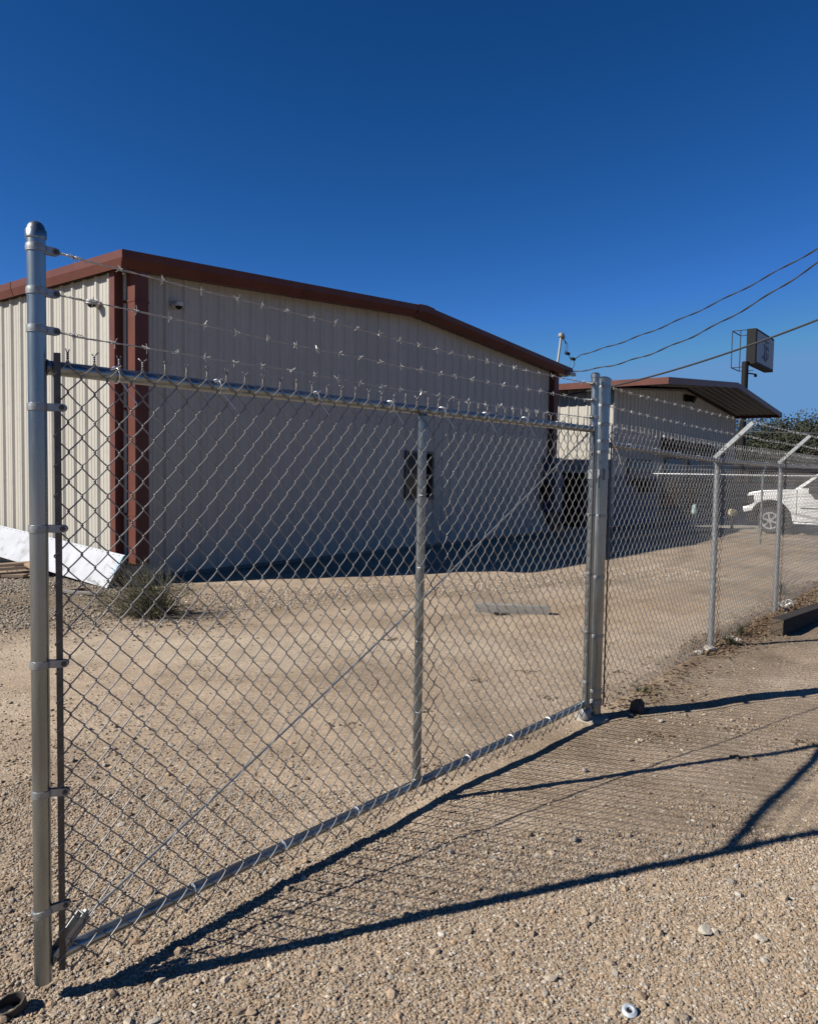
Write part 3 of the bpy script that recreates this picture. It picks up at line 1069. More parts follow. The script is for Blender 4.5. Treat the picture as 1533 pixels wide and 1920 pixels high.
# ------------------------------------------------------------------ return fence in the distance
rf = tag(empty('chain_link_fence', (6.10, 18.62, 0), FZ - math.pi / 2), 'far low chain link fence with a pale top rail in front of the white pickup', 'fence')
RL = 6.9
for x in (0.0, 2.40, 4.80, RL):
    lp = fixn(pipe(x, 0.024, -0.02, 1.60, n=12).build('line_post', M['old_galv'], rf, True))
    mb = MB()
    mb.tube([(x, 0, 1.59), (x + 0.02, 0.18, 1.80)], 0.018, 8)
    fixn(mb.build('barb_arm', M['galv_dull'], lp, True))
fixn(MB().lathe((0, 0, 1.585), [(0.022, -0.12), (0.022, RL)], 12, 'X').build('top_rail', M['galv_dull'], rf, True))
link_fabric(0.06, 176, 0.0390, 1.60, 18, 0.0856, -0.025, 0.0018, 3, False, 12, bottom_twist=False).build('chain_link_mesh', M['wire'], rf, 'all')
for z, y in ((1.80, 0.18), (1.70, 0.09)):
    barbed((0, y, z), (RL, y, z), 77 + int(z * 10), step=0.06, tails=False).build('barbed_wire', M['barb'], rf, True)


# ------------------------------------------------------------------ ribbed metal wall panels
def rpanel(x0, x1, top, z0, pitch=0.305, rib=0.032, y=0.0, flip=1, minor=True, off=0.0):
    """ribbed sheet in the xz plane, ribs bulging to -y; top(x) gives the height"""
    prof = []
    x = x0 - pitch + off
    while x < x1 + pitch:
        prof += [(x - 0.050, 0.0), (x - 0.020, -rib), (x + 0.020, -rib), (x + 0.050, 0.0)]
        if minor:
            for q in (0.33, 0.60):
                c = x + pitch * q
                prof += [(c - 0.014, 0.0), (c - 0.008, -0.005), (c + 0.008, -0.005), (c + 0.014, 0.0)]
        x += pitch
    prof = [p for p in prof if x0 < p[0] < x1]
    prof = [(x0, 0.0)] + prof + [(x1, 0.0)]
    mb = MB()
    v = []
    for (px, py) in prof:
        v.append((px, y + py * flip, z0))
        v.append((px, y + py * flip, top(px)))
    f = [(2 * i, 2 * i + 2, 2 * i + 3, 2 * i + 1) for i in range(len(prof) - 1)]
    mb.add(v, f)
    return mb


def turn_left(mb):
    """map the xz wall at y=0 onto the left end wall: (x, y, z) -> (y, x, z)"""
    mb.v = [np.stack([a[:, 1], a[:, 0], a[:, 2]], -1) for a in mb.v]
    return mb


def sweep(path, prof, closed=True):
    """path: list of (base point, outward vector); prof: list of (o, dz)"""
    n = len(prof)
    v = []
    for (p, o) in path:
        for (a, dz) in prof:
            v.append((p[0] + o[0] * a, p[1] + o[1] * a, p[2] + dz))
    f = []
    for i in range(len(path) - 1):
        for k in range(n):
            k2 = (k + 1) % n
            f.append((i * n + k, i * n + k2, (i + 1) * n + k2, (i + 1) * n + k))
    f.append(tuple(range(n)))
    f.append(tuple((len(path) - 1) * n + k for k in range(n - 1, -1, -1)))
    return MB().add(v, f)


# ------------------------------------------------------------------ warehouse
WL, WD = 12.55, 19.0
wh = tag(empty('warehouse', (-3.867, 10.009, 0), FZ), 'large beige ribbed metal warehouse with red brown roof trim', 'building')
EZ, RZ, RX = 4.285, 4.735, 6.28


def roof1(x):
    return EZ + (RZ - EZ) * (x / RX) if x <= RX else RZ - (RZ - EZ) * ((x - RX) / (WL - RX))


def rp_gable(z0, z1f, **k):
    return rpanel(**k)


# gable wall facing the gate, split round the window opening
wx0, wx1, wz0, wz1 = 6.18, 7.06, 1.02, 1.92
ptsx = []
mb = MB()
for (a, b_, zz0, tf) in ((0.0, wx0, 0.02, lambda x: roof1(x) - 0.16), (wx1, WL, 0.02, lambda x: roof1(x) - 0.16), (wx0, wx1, wz1, lambda x: roof1(x) - 0.16), (wx0, wx1, 0.02, lambda x: wz0)):
    m2 = rpanel(a, b_, tf, zz0, off=(0.14 - a + 0.305 * math.ceil(a / 0.305)) % 0.305)
    mb.add(np.concatenate(m2.v), m2.f)
gw = mb.build('gable_wall', M['panel'], wh)
mb = turn_left(rpanel(0.0, WD, lambda x: EZ - 0.20, 0.02, off=0.15))
lw = mb.build('side_wall', M['panel'], wh)
# hidden sides and inner core so that no light leaks
mb = MB()
poly = [(0.03, 0.0), (WL - 0.03, 0.0), (WL - 0.03, EZ - 0.1), (RX, RZ - 0.1), (0.03, EZ - 0.1)]
mb.prism(poly, 0.55, WD, 'Y')
mb.box((0.03, 0.03, 0), (wx0 - 0.02, 0.55, EZ - 0.16))
mb.box((wx1 + 0.02, 0.03, 0), (WL - 0.03, 0.55, EZ - 0.16))
mb.prism([(0.03, EZ - 0.16), (WL - 0.03, EZ - 0.16), (RX, RZ - 0.17)], 0.03, 0.55, 'Y')
fixn(mb.build('inner_wall', M['soffit'], wh))
# roof slabs with standing ribs
mb = MB()
for (xa, xb, sg) in ((-0.13, RX, 1), (RX, WL + 0.13, -1)):
    za, zb = roof1(xa), roof1(xb)
    if xa < 0:
        za = EZ + (RZ - EZ) * xa / RX
    if xb > WL:
        zb = EZ - (RZ - EZ) * 0.13 / RX
    mb.add([(xa, -0.36, za - 0.004), (xb, -0.36, zb - 0.004), (xb, WD + 0.1, zb - 0.004), (xa, WD + 0.1, za - 0.004),
            (xa, -0.36, za - 0.05), (xb, -0.36, zb - 0.05), (xb, WD + 0.1, zb - 0.05), (xa, WD + 0.1, za - 0.05)],
           [(0, 1, 2, 3), (7, 6, 5, 4), (0, 4, 5, 1), (1, 5, 6, 2), (2, 6, 7, 3), (3, 7, 4, 0)])
rof = fixn(mb.build('roof', M['roof'], wh))
prof = [(1.0, 0.0), (1.0, -0.10), (0.74, -0.205), (0.02, -0.165), (0.02, -0.10), (0.9, -0.02), (0.9, 0.0)]
OX, OY = 0.13, 0.38
path = [((0, WD, EZ), (-OX - 0.02, 0.3)), ((0, 0, EZ), (-OX - 0.02, -OY)), ((RX, 0, RZ), (0, -OY)), ((WL, 0, EZ), (OX + 0.02, -OY)), ((WL, WD, EZ), (OX + 0.02, 0.3))]
fixn(sweep(path, prof).build('roof_trim', M['trim'], wh))
for xj in (3.05, 9.4):
    pj = [(a_ * 1.012 if a_ > 0.5 else a_, d_ + (0.003 if d_ > -0.05 else -0.002)) for a_, d_ in prof]
    fixn(sweep([((xj, 0, roof1(xj)), (0, -OY)), ((xj + 0.06, 0, roof1(xj + 0.06)), (0, -OY))], pj).build('trim_joint', M['trim'], wh))
for yj in (2.6, 5.7):
    fixn(sweep([((0, yj + 0.06, EZ), (-OX - 0.024, 0)), ((0, yj, EZ), (-OX - 0.024, 0))], pj).build('trim_joint', M['trim'], wh))
mb = MB()
for sx in (-1, 1):
    x_ = RX + sx * 0.26
    zz = roof1(x_)
    mb.add([(RX, -OY - 0.012, RZ + 0.012), (x_, -OY - 0.012, zz + 0.012), (x_, -OY - 0.012, zz - 0.115), (RX, -OY - 0.012, RZ - 0.115),
            (RX, -0.02, RZ + 0.012), (x_, -0.02, zz + 0.012), (x_, -OY * 0.72, zz - 0.215), (RX, -OY * 0.72, RZ - 0.215)],
           [(0, 1, 2, 3), (0, 4, 5, 1), (3, 2, 6, 7), (1, 5, 6, 2), (4, 0, 3, 7), (5, 4, 7, 6)])
fixn(mb.build('ridge_cap', M['trim'], wh))
# corner trims
mb = MB()
mb.prism([(-0.040, 0.10), (-0.040, -0.016), (0.082, -0.016), (0.082, -0.006), (-0.030, -0.006), (-0.030, 0.10)], 0.02, EZ - 0.185, 'Z')
fixn(mb.build('corner_trim', M['trim'], wh))
mb = MB()
mb.prism([(WL - 0.09, -0.045), (WL + 0.045, -0.045), (WL + 0.045, 0.12), (WL + 0.034, 0.12), (WL + 0.034, -0.034), (WL - 0.09, -0.034)], 0.02, EZ - 0.185, 'Z')
fixn(mb.build('corner_trim', M['trim'], wh))
mb = MB()
mb.box((0.100, -0.265, 0.24), (0.305, -0.078, EZ - 0.17))
dsp = fixn(mb.build('downspout', M['trim'], wh, False, 0.006))
for zz in (0.9, 2.3, 3.7):
    fixn(MB().box((0.094, -0.271, zz), (0.311, -0.002, zz + 0.03)).build('strap', M['trim'], dsp))
mb = MB()
mb.box((WL - 0.42, -0.16, 0.20), (WL - 0.22, -0.02, EZ - 0.14))
fixn(mb.build('downspout', M['trim'], wh, False, 0.006))
mb = MB()
mb.box((-0.01, -0.040, 0.0), (WL + 0.01, 0.0, 0.055))
mb.box((-0.040, 0.0, 0.0), (0.0, WD, 0.055))
fixn(mb.build('base_slab', M['soffit'], wh))
# window
wf = MB()
for (a, b_) in (((wx0 - 0.03, -0.05, wz1 - 0.01), (wx1 + 0.03, 0.05, wz1 + 0.035)), ((wx0 - 0.04, -0.065, wz0 - 0.045), (wx1 + 0.04, 0.05, wz0 + 0.01)),
                ((wx0 - 0.03, -0.047, wz0 + 0.01), (wx0 + 0.02, 0.05, wz1 - 0.01)), ((wx1 - 0.02, -0.047, wz0 + 0.01), (wx1 + 0.03, 0.05, wz1 - 0.01)),
                ((wx0 + 0.02, -0.03, wz0 + 0.42), (wx1 - 0.02, 0.03, wz0 + 0.475))):
    wf.box(a, b_)
wfo = fixn(wf.build('window', M['cream'], wh))
mb = MB()
mb.box((wx0 + 0.02, 0.030, wz0 + 0.01), (wx1 - 0.02, 0.045, wz1 - 0.01))
fixn(mb.build('pane', M['glass'], wfo))
mb = MB()
mb.box((wx0 - 0.02, 0.048, wz0 - 0.03), (wx1 + 0.02, 0.54, wz1 + 0.03))
fixn(mb.build('window_recess', M['black'], wfo))
# rows of screw heads on the sheets
mb = MB()
octv = np.array([(0.008, 0, 0), (0, 0, 0.008), (-0.008, 0, 0), (0, 0, -0.008), (0, -0.006, 0)])
octf = [(0, 1, 4), (1, 2, 4), (2, 3, 4), (3, 0, 4)]
for zz in (0.5, 1.75, 3.0, 3.9):
    x = 0.5
    while x < WL - 0.3:
        if not (wx0 - 0.1 < x < wx1 + 0.1 and wz0 < zz < wz1 + 0.1):
            mb.add(octv + (x, 0, zz), octf)
        x += 0.305
    x = 0.24
    while x < 9:
        a = octv[:, [1, 0, 2]] + (0, x, zz)
        mb.add(a, octf)
        mb.add(a + (0, 0.10, 0), octf)
        x += 0.305
tag(fixn(mb.build('screw_heads', M['stem'], wh)), 'rows of small rusty screw heads', kind='stuff')


def dome_camera(loc, rz, label):
    t = tag(empty('security_camera', loc, rz), label, 'security camera', 'dome security cameras on the warehouse')
    t.scale = (0.85, 0.85, 0.85)
    mb = MB()
    mb.lathe((0, 0, 0), [(0.062, -0.045), (0.066, -0.04), (0.066, 0.0)], 20, 'Y')
    fixn(mb.build('mount', M['whitep'], t, True))
    mb = MB()
    mb.lathe((0, -0.105, -0.012), [(0.030, 0.058), (0.060, 0.055), (0.072, 0.045), (0.075, -0.012), (0.068, -0.018)][::-1], 24)
    fixn(mb.build('housing', M['whitep'], t, True))
    mb = MB()
    mb.lathe((0, -0.105, -0.030), [(0.004, -0.052), (0.026, -0.046), (0.044, -0.030), (0.053, -0.010), (0.055, 0.0)], 24)
    fixn(mb.build('lens_dome', M['black'], t, True))
    return t


cF, sF = math.cos(FZ), math.sin(FZ)


def W(x, y, z):
    return (-3.867 + x * cF - y * sF, 10.009 + x * sF + y * cF, z)


dome_camera(W(0.87, -0.035, 3.81), FZ, 'white dome security camera on the shaded gable wall beside the red brown downspout')
dome_camera(W(-0.035, 0.40, 3.72), FZ - math.pi / 2, 'white dome security camera on the sunlit side wall under the eave')

# service mast with weatherhead at the far corner of the warehouse
ms = tag(empty('service_mast', W(12.22, -0.10, 2.0), FZ), 'grey electrical service mast with a weatherhead rising above the far roof corner', 'power mast')
mb = MB()
mb.tube([(0, 0, -0.1), (0, 0, 1.6), (0.03, 0, 2.0), (0.10, 0, 2.25), (0.20, 0, 2.55), (0.27, 0, 2.85), (0.32, 0, 3.12)], 0.030, 12)
fixn(mb.build('conduit', M['grey_conduit'], ms, True))
mb = MB()
mb.lathe((0.33, 0, 3.15), [(0.036, -0.07), (0.075, -0.05), (0.085, 0.0), (0.065, 0.045), (0.02, 0.07)], 14)
mb.tube([(0.33, 0, 3.14), (0.42, -0.03, 3.08)], [0.07, 0.05], 12)
fixn(mb.build('weatherhead', M['grey_conduit'], ms, True))
for pts in ([(0.42, -0.02, 3.08), (0.52, -0.04, 2.95), (0.50, -0.04, 2.78), (0.53, -0.05, 2.71)], [(0.43, -0.02, 3.06), (0.62, -0.04, 2.95), (0.63, -0.04, 2.80), (0.52, -0.05, 2.70)],
            [(0.70, -0.05, 2.70), (0.80, -0.05, 2.58), (0.76, -0.05, 2.42), (0.72, -0.05, 2.24)], [(1.02, -0.05, 2.60), (1.06, -0.05, 2.48), (0.92, -0.05, 2.33), (0.76, -0.05, 2.22)]):
    p_ = np.array(pts)
    q_ = np.linspace(0, 3, 16)
    MB().tube(np.stack([np.interp(q_, range(4), p_[:, k_]) for k_ in range(3)], -1), 0.009, 6).build('drop_wire', M['cable'], ms, True)
for c in ((0.61, -0.05, 2.71), (0.95, -0.05, 2.61)):
    mb = MB()
    mb.lathe((c[0], c[1], c[2]), [(0.020, -0.095), (0.042, -0.085), (0.042, 0.085), (0.020, 0.095)], 10, 'X')
    fixn(mb.build('splice', M['black'], ms, True))
mb = MB()
mb.box((0.18, -0.36, 2.08), (0.50, -0.26, 2.17))
fixn(mb.build('wire_clamp', M['galv_dull'], ms))
for z in (1.62, 0.30):
    mb = MB()
    mb.box((-0.20, -0.02, z - 0.03), (0.06, 0.06, z + 0.03))
    fixn(mb.build('bracket', M['dark'], ms))

ub = tag(empty('utility_cabinet', W(12.10, -0.05, 0), FZ), 'tall dark blue electrical cabinet on the wall below the service mast', 'electrical box')
mb = MB()
mb.box((-0.20, -0.30, 0.55), (0.22, 0.0, 1.95))
fixn(mb.build('case', M['blue_box'], ub, False, 0.01))
mb = MB()
mb.box((-0.17, -0.318, 0.60), (0.19, -0.302, 1.90))
fixn(mb.build('door', M['blue_box'], ub, False, 0.006))
mb = MB()
mb.box((-0.42, -0.22, 0.9), (-0.23, 0.0, 1.35))
mb.lathe((-0.325, -0.25, 1.18), [(0.07, -0.05), (0.07, 0.04)], 16, 'Y')
fixn(mb.build('meter', M['dark'], ub, True))
MB().tube([(0.0, -0.12, 0.55), (0.0, -0.12, -0.02)], 0.03, 8).build('conduit', M['grey_conduit'], ub, True)


eq = tag(empty('equipment_box', (4.78, 21.15, 0), FZ), 'black equipment box standing in the shaded gap between the two buildings', 'equipment box')
fixn(MB().box((-0.45, -0.30, 0.10), (0.45, 0.30, 1.52)).build('case', M['black'], eq, False, 0.02))
fixn(MB().box((-0.49, -0.34, 1.523), (0.49, 0.34, 1.58)).build('lid', M['dark'], eq, False, 0.01))
fixn(MB().box((-0.40, -0.26, -0.02), (0.40, 0.26, 0.098)).build('base', M['concrete'], eq))


# ------------------------------------------------------------------ overhead lines
def cable_run(name, pts, r, label, wob=0.0, seed=0, start=None):
    B0 = np.array([4.16325, 19.917])
    dd = np.array([9.5, 8.5]) - B0
    dd /= np.linalg.norm(dd)
    s = np.array([p[0] for p in pts])
    z = np.array([p[1] for p in pts])
    cf = np.polyfit(s, z, 2)
    q = np.linspace(s[0], 20.0, 260)
    zz = np.interp(q, s, z)
    zf = np.polyval(cf, q)
    base = zf.copy()
    mb = MB()
    if wob:
        zoff = wob * np.sin(q * 5.2 + seed)
        # bundled pair twisted together
        for k in (0, math.pi):
            P = np.stack([B0[0] + dd[0] * q + 0.007 * np.cos(q * 7 + k) * dd[1], B0[1] + dd[1] * q - 0.007 * np.cos(q * 7 + k) * dd[0], base + zoff + 0.007 * np.sin(q * 7 + k)], -1)
            if start is not None:
                q0 = np.linspace(0, 1, 5)[:-1, None]
                P = np.concatenate([np.array(start) * (1 - q0) + P[0] * q0, P])
            mb.tube(P, r, 6)
    else:
        P = np.stack([B0[0] + dd[0] * q, B0[1] + dd[1] * q, base], -1)
        mb.tube(P, r, 8)
    P0 = mb.v[0][0].copy()
    mb.v = [a - P0 for a in mb.v]
    o = mb.build(name, M['cable'], None, True, loc=tuple(P0))
    tag(o, label, 'cable', 'overhead cables from the warehouse corner')
    return o


cable_run('overhead_cable', [(0.42, 4.60), (2.5, 4.76), (4.31, 4.99), (5.42, 5.2), (6.19, 5.4), (7.01, 5.6)], 0.0095, 'uppermost of the overhead cables, twisted, joining the mast at its splices', 0.012, 1, W(13.26, -0.15, 4.61))
cable_run('overhead_cable', [(-0.01, 4.19), (0.97, 4.20), (2.24, 4.25), (3.09, 4.33), (4.11, 4.46), (5.01, 4.66), (5.83, 4.91), (6.57, 5.18), (7.02, 5.37)], 0.011, 'middle overhead cable, twisted, sagging from the roof corner past the post cap', 0.014, 2, W(12.56, -0.41, 4.13))
cable_run('overhead_cable', [(-0.2, 3.62), (0.86, 3.65), (1.62, 3.69), (3.11, 3.8), (4.13, 3.89), (5.04, 4.01), (5.87, 4.12), (6.62, 4.26), (7.07, 4.35)], 0.021, 'thick smooth lowest overhead cable crossing in front of the pole sign')

# ------------------------------------------------------------------ second building with deep gable overhang
sh = tag(empty('shop_building', (5.853, 22.0, 0), FZ), 'smaller beige ribbed metal building with a deep overhanging gable roof', 'building')
SL, SD = 13.0, 14.0
SE, SR, SX = 4.185, 4.735, 6.35
SOV = 1.72


def roof2(x):
    return SE + (SR - SE) * ((x + 0.5) / (SX + 0.5)) if x <= SX else SR - (SR - SE) * ((x - SX) / (SL + 0.2 - SX))


mb = rpanel(0.0, SL, lambda x: roof2(x) - 0.2, 1.50, off=0.1)
mb.build('gable_wall', M['panel'], sh)
mb = rpanel(0.0, SL, lambda x: 1.497, 0.02, off=0.1, rib=0.026)
# lower part: blue grey panels at the left, darker further right
for nm, a, b_, m_ in (('lower_panel', 0.0, 3.75, M['blue_wall']), ('lower_panel', 3.75, SL, M['tan'])):
    rpanel(a, b_, lambda x: 1.497, 0.02, off=0.1, rib=0.026).build(nm, m_, sh)
mb = turn_left(rpanel(0.0, SD, lambda x: SE - 0.12, 0.02, off=0.2, rib=0.03))
mb.build('side_wall', M['panel'], sh)
mb = MB()
mb.prism([(0.03, 0.0), (SL - 0.03, 0.0), (SL - 0.03, SE - 0.12), (SX, SR - 0.12), (0.03, SE - 0.12)], 0.02, SD, 'Y')
fixn(mb.build('inner_wall', M['soffit'], sh))
mb = MB()
for (xa, xb) in ((-0.5, SX), (SX, SL + 0.2)):
    za, zb = roof2(xa), roof2(xb)
    mb.add([(xa, -SOV, za), (xb, -SOV, zb), (xb, SD + 0.1, zb), (xa, SD + 0.1, za), (xa, -SOV, za - 0.03), (xb, -SOV, zb - 0.03), (xb, SD + 0.1, zb - 0.03), (xa, SD + 0.1, za - 0.03)],
           [(0, 1, 2, 3), (7, 6, 5, 4), (0, 4, 5, 1), (1, 5, 6, 2), (2, 6, 7, 3), (3, 7, 4, 0)])
fixn(mb.build('roof', M['roof'], sh))
# ribbed underside of the overhang, ribs running with the slope
mb = MB()
prof = []
y = -SOV + 0.06
while y < -0.02:
    prof += [(y, 0.0), (y + 0.03, 0.03), (y + 0.07, 0.03), (y + 0.10, 0.0)]
    y += 0.235
prof.append((-0.01, 0.0))
for (xa, xb) in ((-0.45, SX), (SX, SL + 0.15)):
    v = []
    for (py, pz) in prof:
        v.append((xa, py, roof2(xa) - 0.075 + pz))
        v.append((xb, py, roof2(xb) - 0.075 + pz))
    mb.add(v, [(2 * i, 2 * i + 1, 2 * i + 3, 2 * i + 2) for i in range(len(prof) - 1)])
mb.build('overhang_underside', M['soffit'], sh)
prof = [(0.0, 0.012), (0.045, 0.012), (0.045, -0.17), (0.02, -0.17), (0.0, -0.16)]
path = [((-0.5, SD, roof2(-0.5)), (-1, 0)), ((-0.5, -SOV, roof2(-0.5)), (-1, -1)), ((SX, -SOV, SR), (0, -1)), ((SL + 0.2, -SOV, roof2(SL + 0.2)), (1, -1)), ((SL + 0.2, SD, roof2(SL + 0.2)), (1, 0))]
fixn(sweep(path, prof).build('roof_trim', M['trim'], sh))
mb = MB()
mb.box((-0.06, -0.045, 0.02), (0.16, -0.034, SE - 0.14))
fixn(mb.build('corner_trim', M['panel'], sh))
# dark awning, door, window, air conditioner, wall lamp
mb = MB()
mb.add([(4.0, -0.04, 2.80), (8.9, -0.04, 2.80), (8.9, -0.75, 2.42), (4.0, -0.75, 2.42), (4.0, -0.75, 2.28), (8.9, -0.75, 2.28), (8.9, -0.04, 2.30), (4.0, -0.04, 2.30)],
       [(0, 1, 2, 3), (3, 2, 5, 4), (7, 6, 1, 0), (0, 3, 4, 7), (1, 6, 5, 2), (4, 5, 6, 7)])
fixn(mb.build('awning', M['dark'], sh))
for (a, b_, z0, z1) in ((4.4, 6.0, 0.5, 2.1), (6.9, 8.0, 0.05, 2.15), (1.2, 3.1, 1.30, 1.97)):
    nm = 'door' if z0 < 0.1 else 'window'
    w = MB()
    w.box((a - 0.06, -0.055, z0 - 0.06), (b_ + 0.06, -0.036, z1 + 0.06))
    wo_ = fixn(w.build(nm, M['frame'], sh))
    w = MB()
    w.box((a, -0.066, z0), (b_, -0.058, z1))
    fixn(w.build('pane', M['glass'], wo_))
mb = MB()
mb.box((2.05, -0.38, 1.02), (2.75, -0.04, 1.42))
fixn(mb.build('air_conditioner', M['dark'], sh, False, 0.01))
mb = MB()
mb.box((6.12, -0.20, 4.18), (6.50, -0.04, 4.40))
mb.tube([(6.3, -0.20, 4.3), (6.3, -0.36, 4.22)], [0.09, 0.13], 12)
fixn(mb.build('wall_lamp', M['dark'], sh))

# ------------------------------------------------------------------ pole sign
ps = tag(empty('pole_sign', (17.109, 38.0, 0), FZ), 'tall pole sign with a white face and a small dark purple emblem', 'sign')
mb = MB()
mb.lathe((-0.05, 0.45, 0), [(0.16, 0.0), (0.16, 7.3)], 16)
mb.tube([(-0.05, 0.45, 6.75), (0.55, 0.1, 6.72)], 0.035, 8)
mb.tube([(0.55, 0.1, 6.72), (0.60, 0.1, 6.60)], 0.07, 8)
fixn(mb.build('pole', M['black'], ps, True))
mb = MB()
mb.box((0, 0, 7.18), (3.83, 0.45, 8.94))
fixn(mb.build('cabinet', M['black'], ps, False, 0.02))
mb = MB()
mb.box((0.14, -0.020, 7.30), (3.69, -0.004, 8.82))
face = fixn(mb.build('sign_face', M['signface'], ps))
mb = MB()


def flat_poly(pts, d=0.012):
    mb.prism(pts, -0.022 - d, -0.022, 'Y')


def stroke(pts, w):
    pts = [Vector(p) for p in pts]
    Lf, Rt = [], []
    for i, p in enumerate(pts):
        a = pts[max(0, i - 1)]
        b_ = pts[min(len(pts) - 1, i + 1)]
        d_ = (b_ - a).normalized()
        nn_ = Vector((-d_.y, d_.x))
        ww = w[i] if isinstance(w, (list, tuple)) else w
        Lf.append(p + nn_ * ww)
        Rt.append(p - nn_ * ww)
    for i in range(len(pts) - 1):
        flat_poly([(Lf[i].x, Lf[i].y), (Lf[i + 1].x, Lf[i + 1].y), (Rt[i + 1].x, Rt[i + 1].y), (Rt[i].x, Rt[i].y)])


stroke([(1.35, 8.48), (1.75, 8.56), (2.15, 8.50), (2.60, 8.54)], [0.02, 0.07, 0.07, 0.02])
stroke([(1.55, 8.36), (1.70, 8.22), (2.05, 8.18), (2.40, 8.24), (2.62, 8.14)], [0.03, 0.09, 0.05, 0.09, 0.03])
stroke([(2.05, 8.30), (1.98, 8.05), (2.20, 7.86), (2.02, 7.66), (2.10, 7.46)], [0.10, 0.07, 0.10, 0.06, 0.03])
stroke([(1.60, 8.10), (1.72, 7.90), (1.55, 7.72), (1.20, 7.62)], [0.04, 0.07, 0.06, 0.02])
stroke([(1.45, 7.66), (1.80, 7.56), (2.15, 7.62), (2.45, 7.74), (2.52, 8.02)], [0.05, 0.05, 0.04, 0.06, 0.02])
stroke([(1.85, 7.82), (1.72, 7.70), (1.86, 7.58)], 0.035)
fixn(mb.build('emblem', M['purple'], face))
mb = MB()
ft = 0.018
for x_ in (0.06, 1.6):
    for z0 in (7.06, 8.90):
        mb.box((x_ - ft, 0.46, z0 - ft), (x_ + ft, 1.15, z0 + ft))
for (xa, xb) in ((0.06, 1.6),):
    for z0 in (7.06, 8.90):
        mb.box((xa, 1.15 - ft, z0 - ft), (xb, 1.15 + ft, z0 + ft))
for x_, y_ in ((0.06, 1.15), (0.06, 0.75), (1.6, 1.15)):
    mb.box((x_ - ft, y_ - ft, 7.06), (x_ + ft, y_ + ft, 8.90))
fixn(mb.build('open_frame', M['dark'], ps))

# ------------------------------------------------------------------ white pickup
tk = tag(empty('pickup_truck', (9.34, 21.02, 0), FZ - math.pi / 2 - R(1.5)), 'white pickup truck parked facing left behind the far fence', 'pickup truck')
# local x: front to rear, local y: away from the near side; width 2.0


def arc(cx, cz, r, a0, a1, n=10):
    return [(cx + r * math.cos(a0 + (a1 - a0) * k / n), cz + r * math.sin(a0 + (a1 - a0) * k / n)) for k in range(n + 1)]


xf, xr = 0.66, 3.92
lower = [(0.10, 0.70), (0.14, 0.92), (0.04, 1.04), (0.10, 1.12), (0.45, 1.19), (1.25, 1.23), (3.30, 1.25), (3.32, 1.32), (5.00, 1.33), (5.04, 0.62), (4.85, 0.50)]
lower += [(xr + 0.50, 0.46)] + arc(xr, 0.40, 0.46, R(8), R(172)) + [(xr - 0.52, 0.36), (xf + 0.56, 0.36)] + arc(xf, 0.40, 0.49, R(5), R(150)) + [(0.18, 0.64)]
mb = MB()
mb.prism(lower, 0.0, 2.0, 'Y')
body = fixn(mb.build('body', M['car'], tk, False, 0.03))
cab = [(1.18, 1.20), (1.92, 1.80), (2.12, 1.87), (3.05, 1.88), (3.22, 1.82), (3.32, 1.24)]
mb = MB()
n = len(cab)
v = []
for side_, inn in ((0.0, 1), (2.0, -1)):
    for (x_, z_) in cab:
        k_ = (z_ - 1.2) / 0.7
        v.append((x_, side_ + inn * (0.03 + 0.20 * k_), z_))
f = [tuple(range(n)), tuple(range(2 * n - 1, n - 1, -1))] + [(i, i + n, (i + 1) % n + n, (i + 1) % n) for i in range(n)]
mb.add(v, f)
fixn(mb.build('cab', M['car'], tk, False, 0.03))


def side_glass(poly, nm='side_window'):
    mb = MB()
    v = []
    for off in (0.0, 0.012):
        for (x_, z_) in poly:
            k_ = (z_ - 1.2) / 0.7
            v.append((x_, 0.03 + 0.20 * k_ - 0.006 + off - 0.010, z_))
    n = len(poly)
    f = [tuple(range(n)), tuple(range(2 * n - 1, n - 1, -1))] + [(i, i + n, (i + 1) % n + n, (i + 1) % n) for i in range(n)]
    mb.add(v, f)
    fixn(mb.build(nm, M['glass'], tk))


side_glass([(1.40, 1.27), (1.97, 1.74), (2.24, 1.78), (2.24, 1.27)])
side_glass([(2.32, 1.27), (2.32, 1.78), (3.02, 1.78), (3.18, 1.27)])
mb = MB()
mb.add([(1.215, 0.14, 1.26), (1.215, 1.86, 1.26), (1.86, 1.70, 1.785), (1.86, 0.30, 1.785)], [(0, 1, 2, 3)])
fixn(mb.build('windscreen', M['glass'], tk))
mb = MB()
mb.box((0.06, 0.30, 0.78), (0.20, 1.70, 1.04))
fixn(mb.build('grille', M['dark'], tk, False, 0.02))
mb = MB()
mb.prism([(-0.04, 0.56), (-0.06, 0.72), (0.10, 0.75), (0.26, 0.72), (0.22, 0.62)], -0.02, 2.02, 'Y')
fixn(mb.build('bumper', M['car'], tk, False, 0.03))
mb = MB()
mb.box((0.02, 0.06, 0.30), (0.30, 1.94, 0.60))
fixn(mb.build('bumper_shade', M['black'], tk, False, 0.03))  # black box added as the shade between bumper and ground
for y0 in (-0.012, 1.74):
    mb = MB()
    mb.prism([(0.08, 0.80), (0.07, 1.03), (0.22, 1.05), (0.24, 0.88), (0.18, 0.80)], y0, y0 + 0.27, 'Y')
    fixn(mb.build('headlight', M['dark'], tk, False, 0.01))
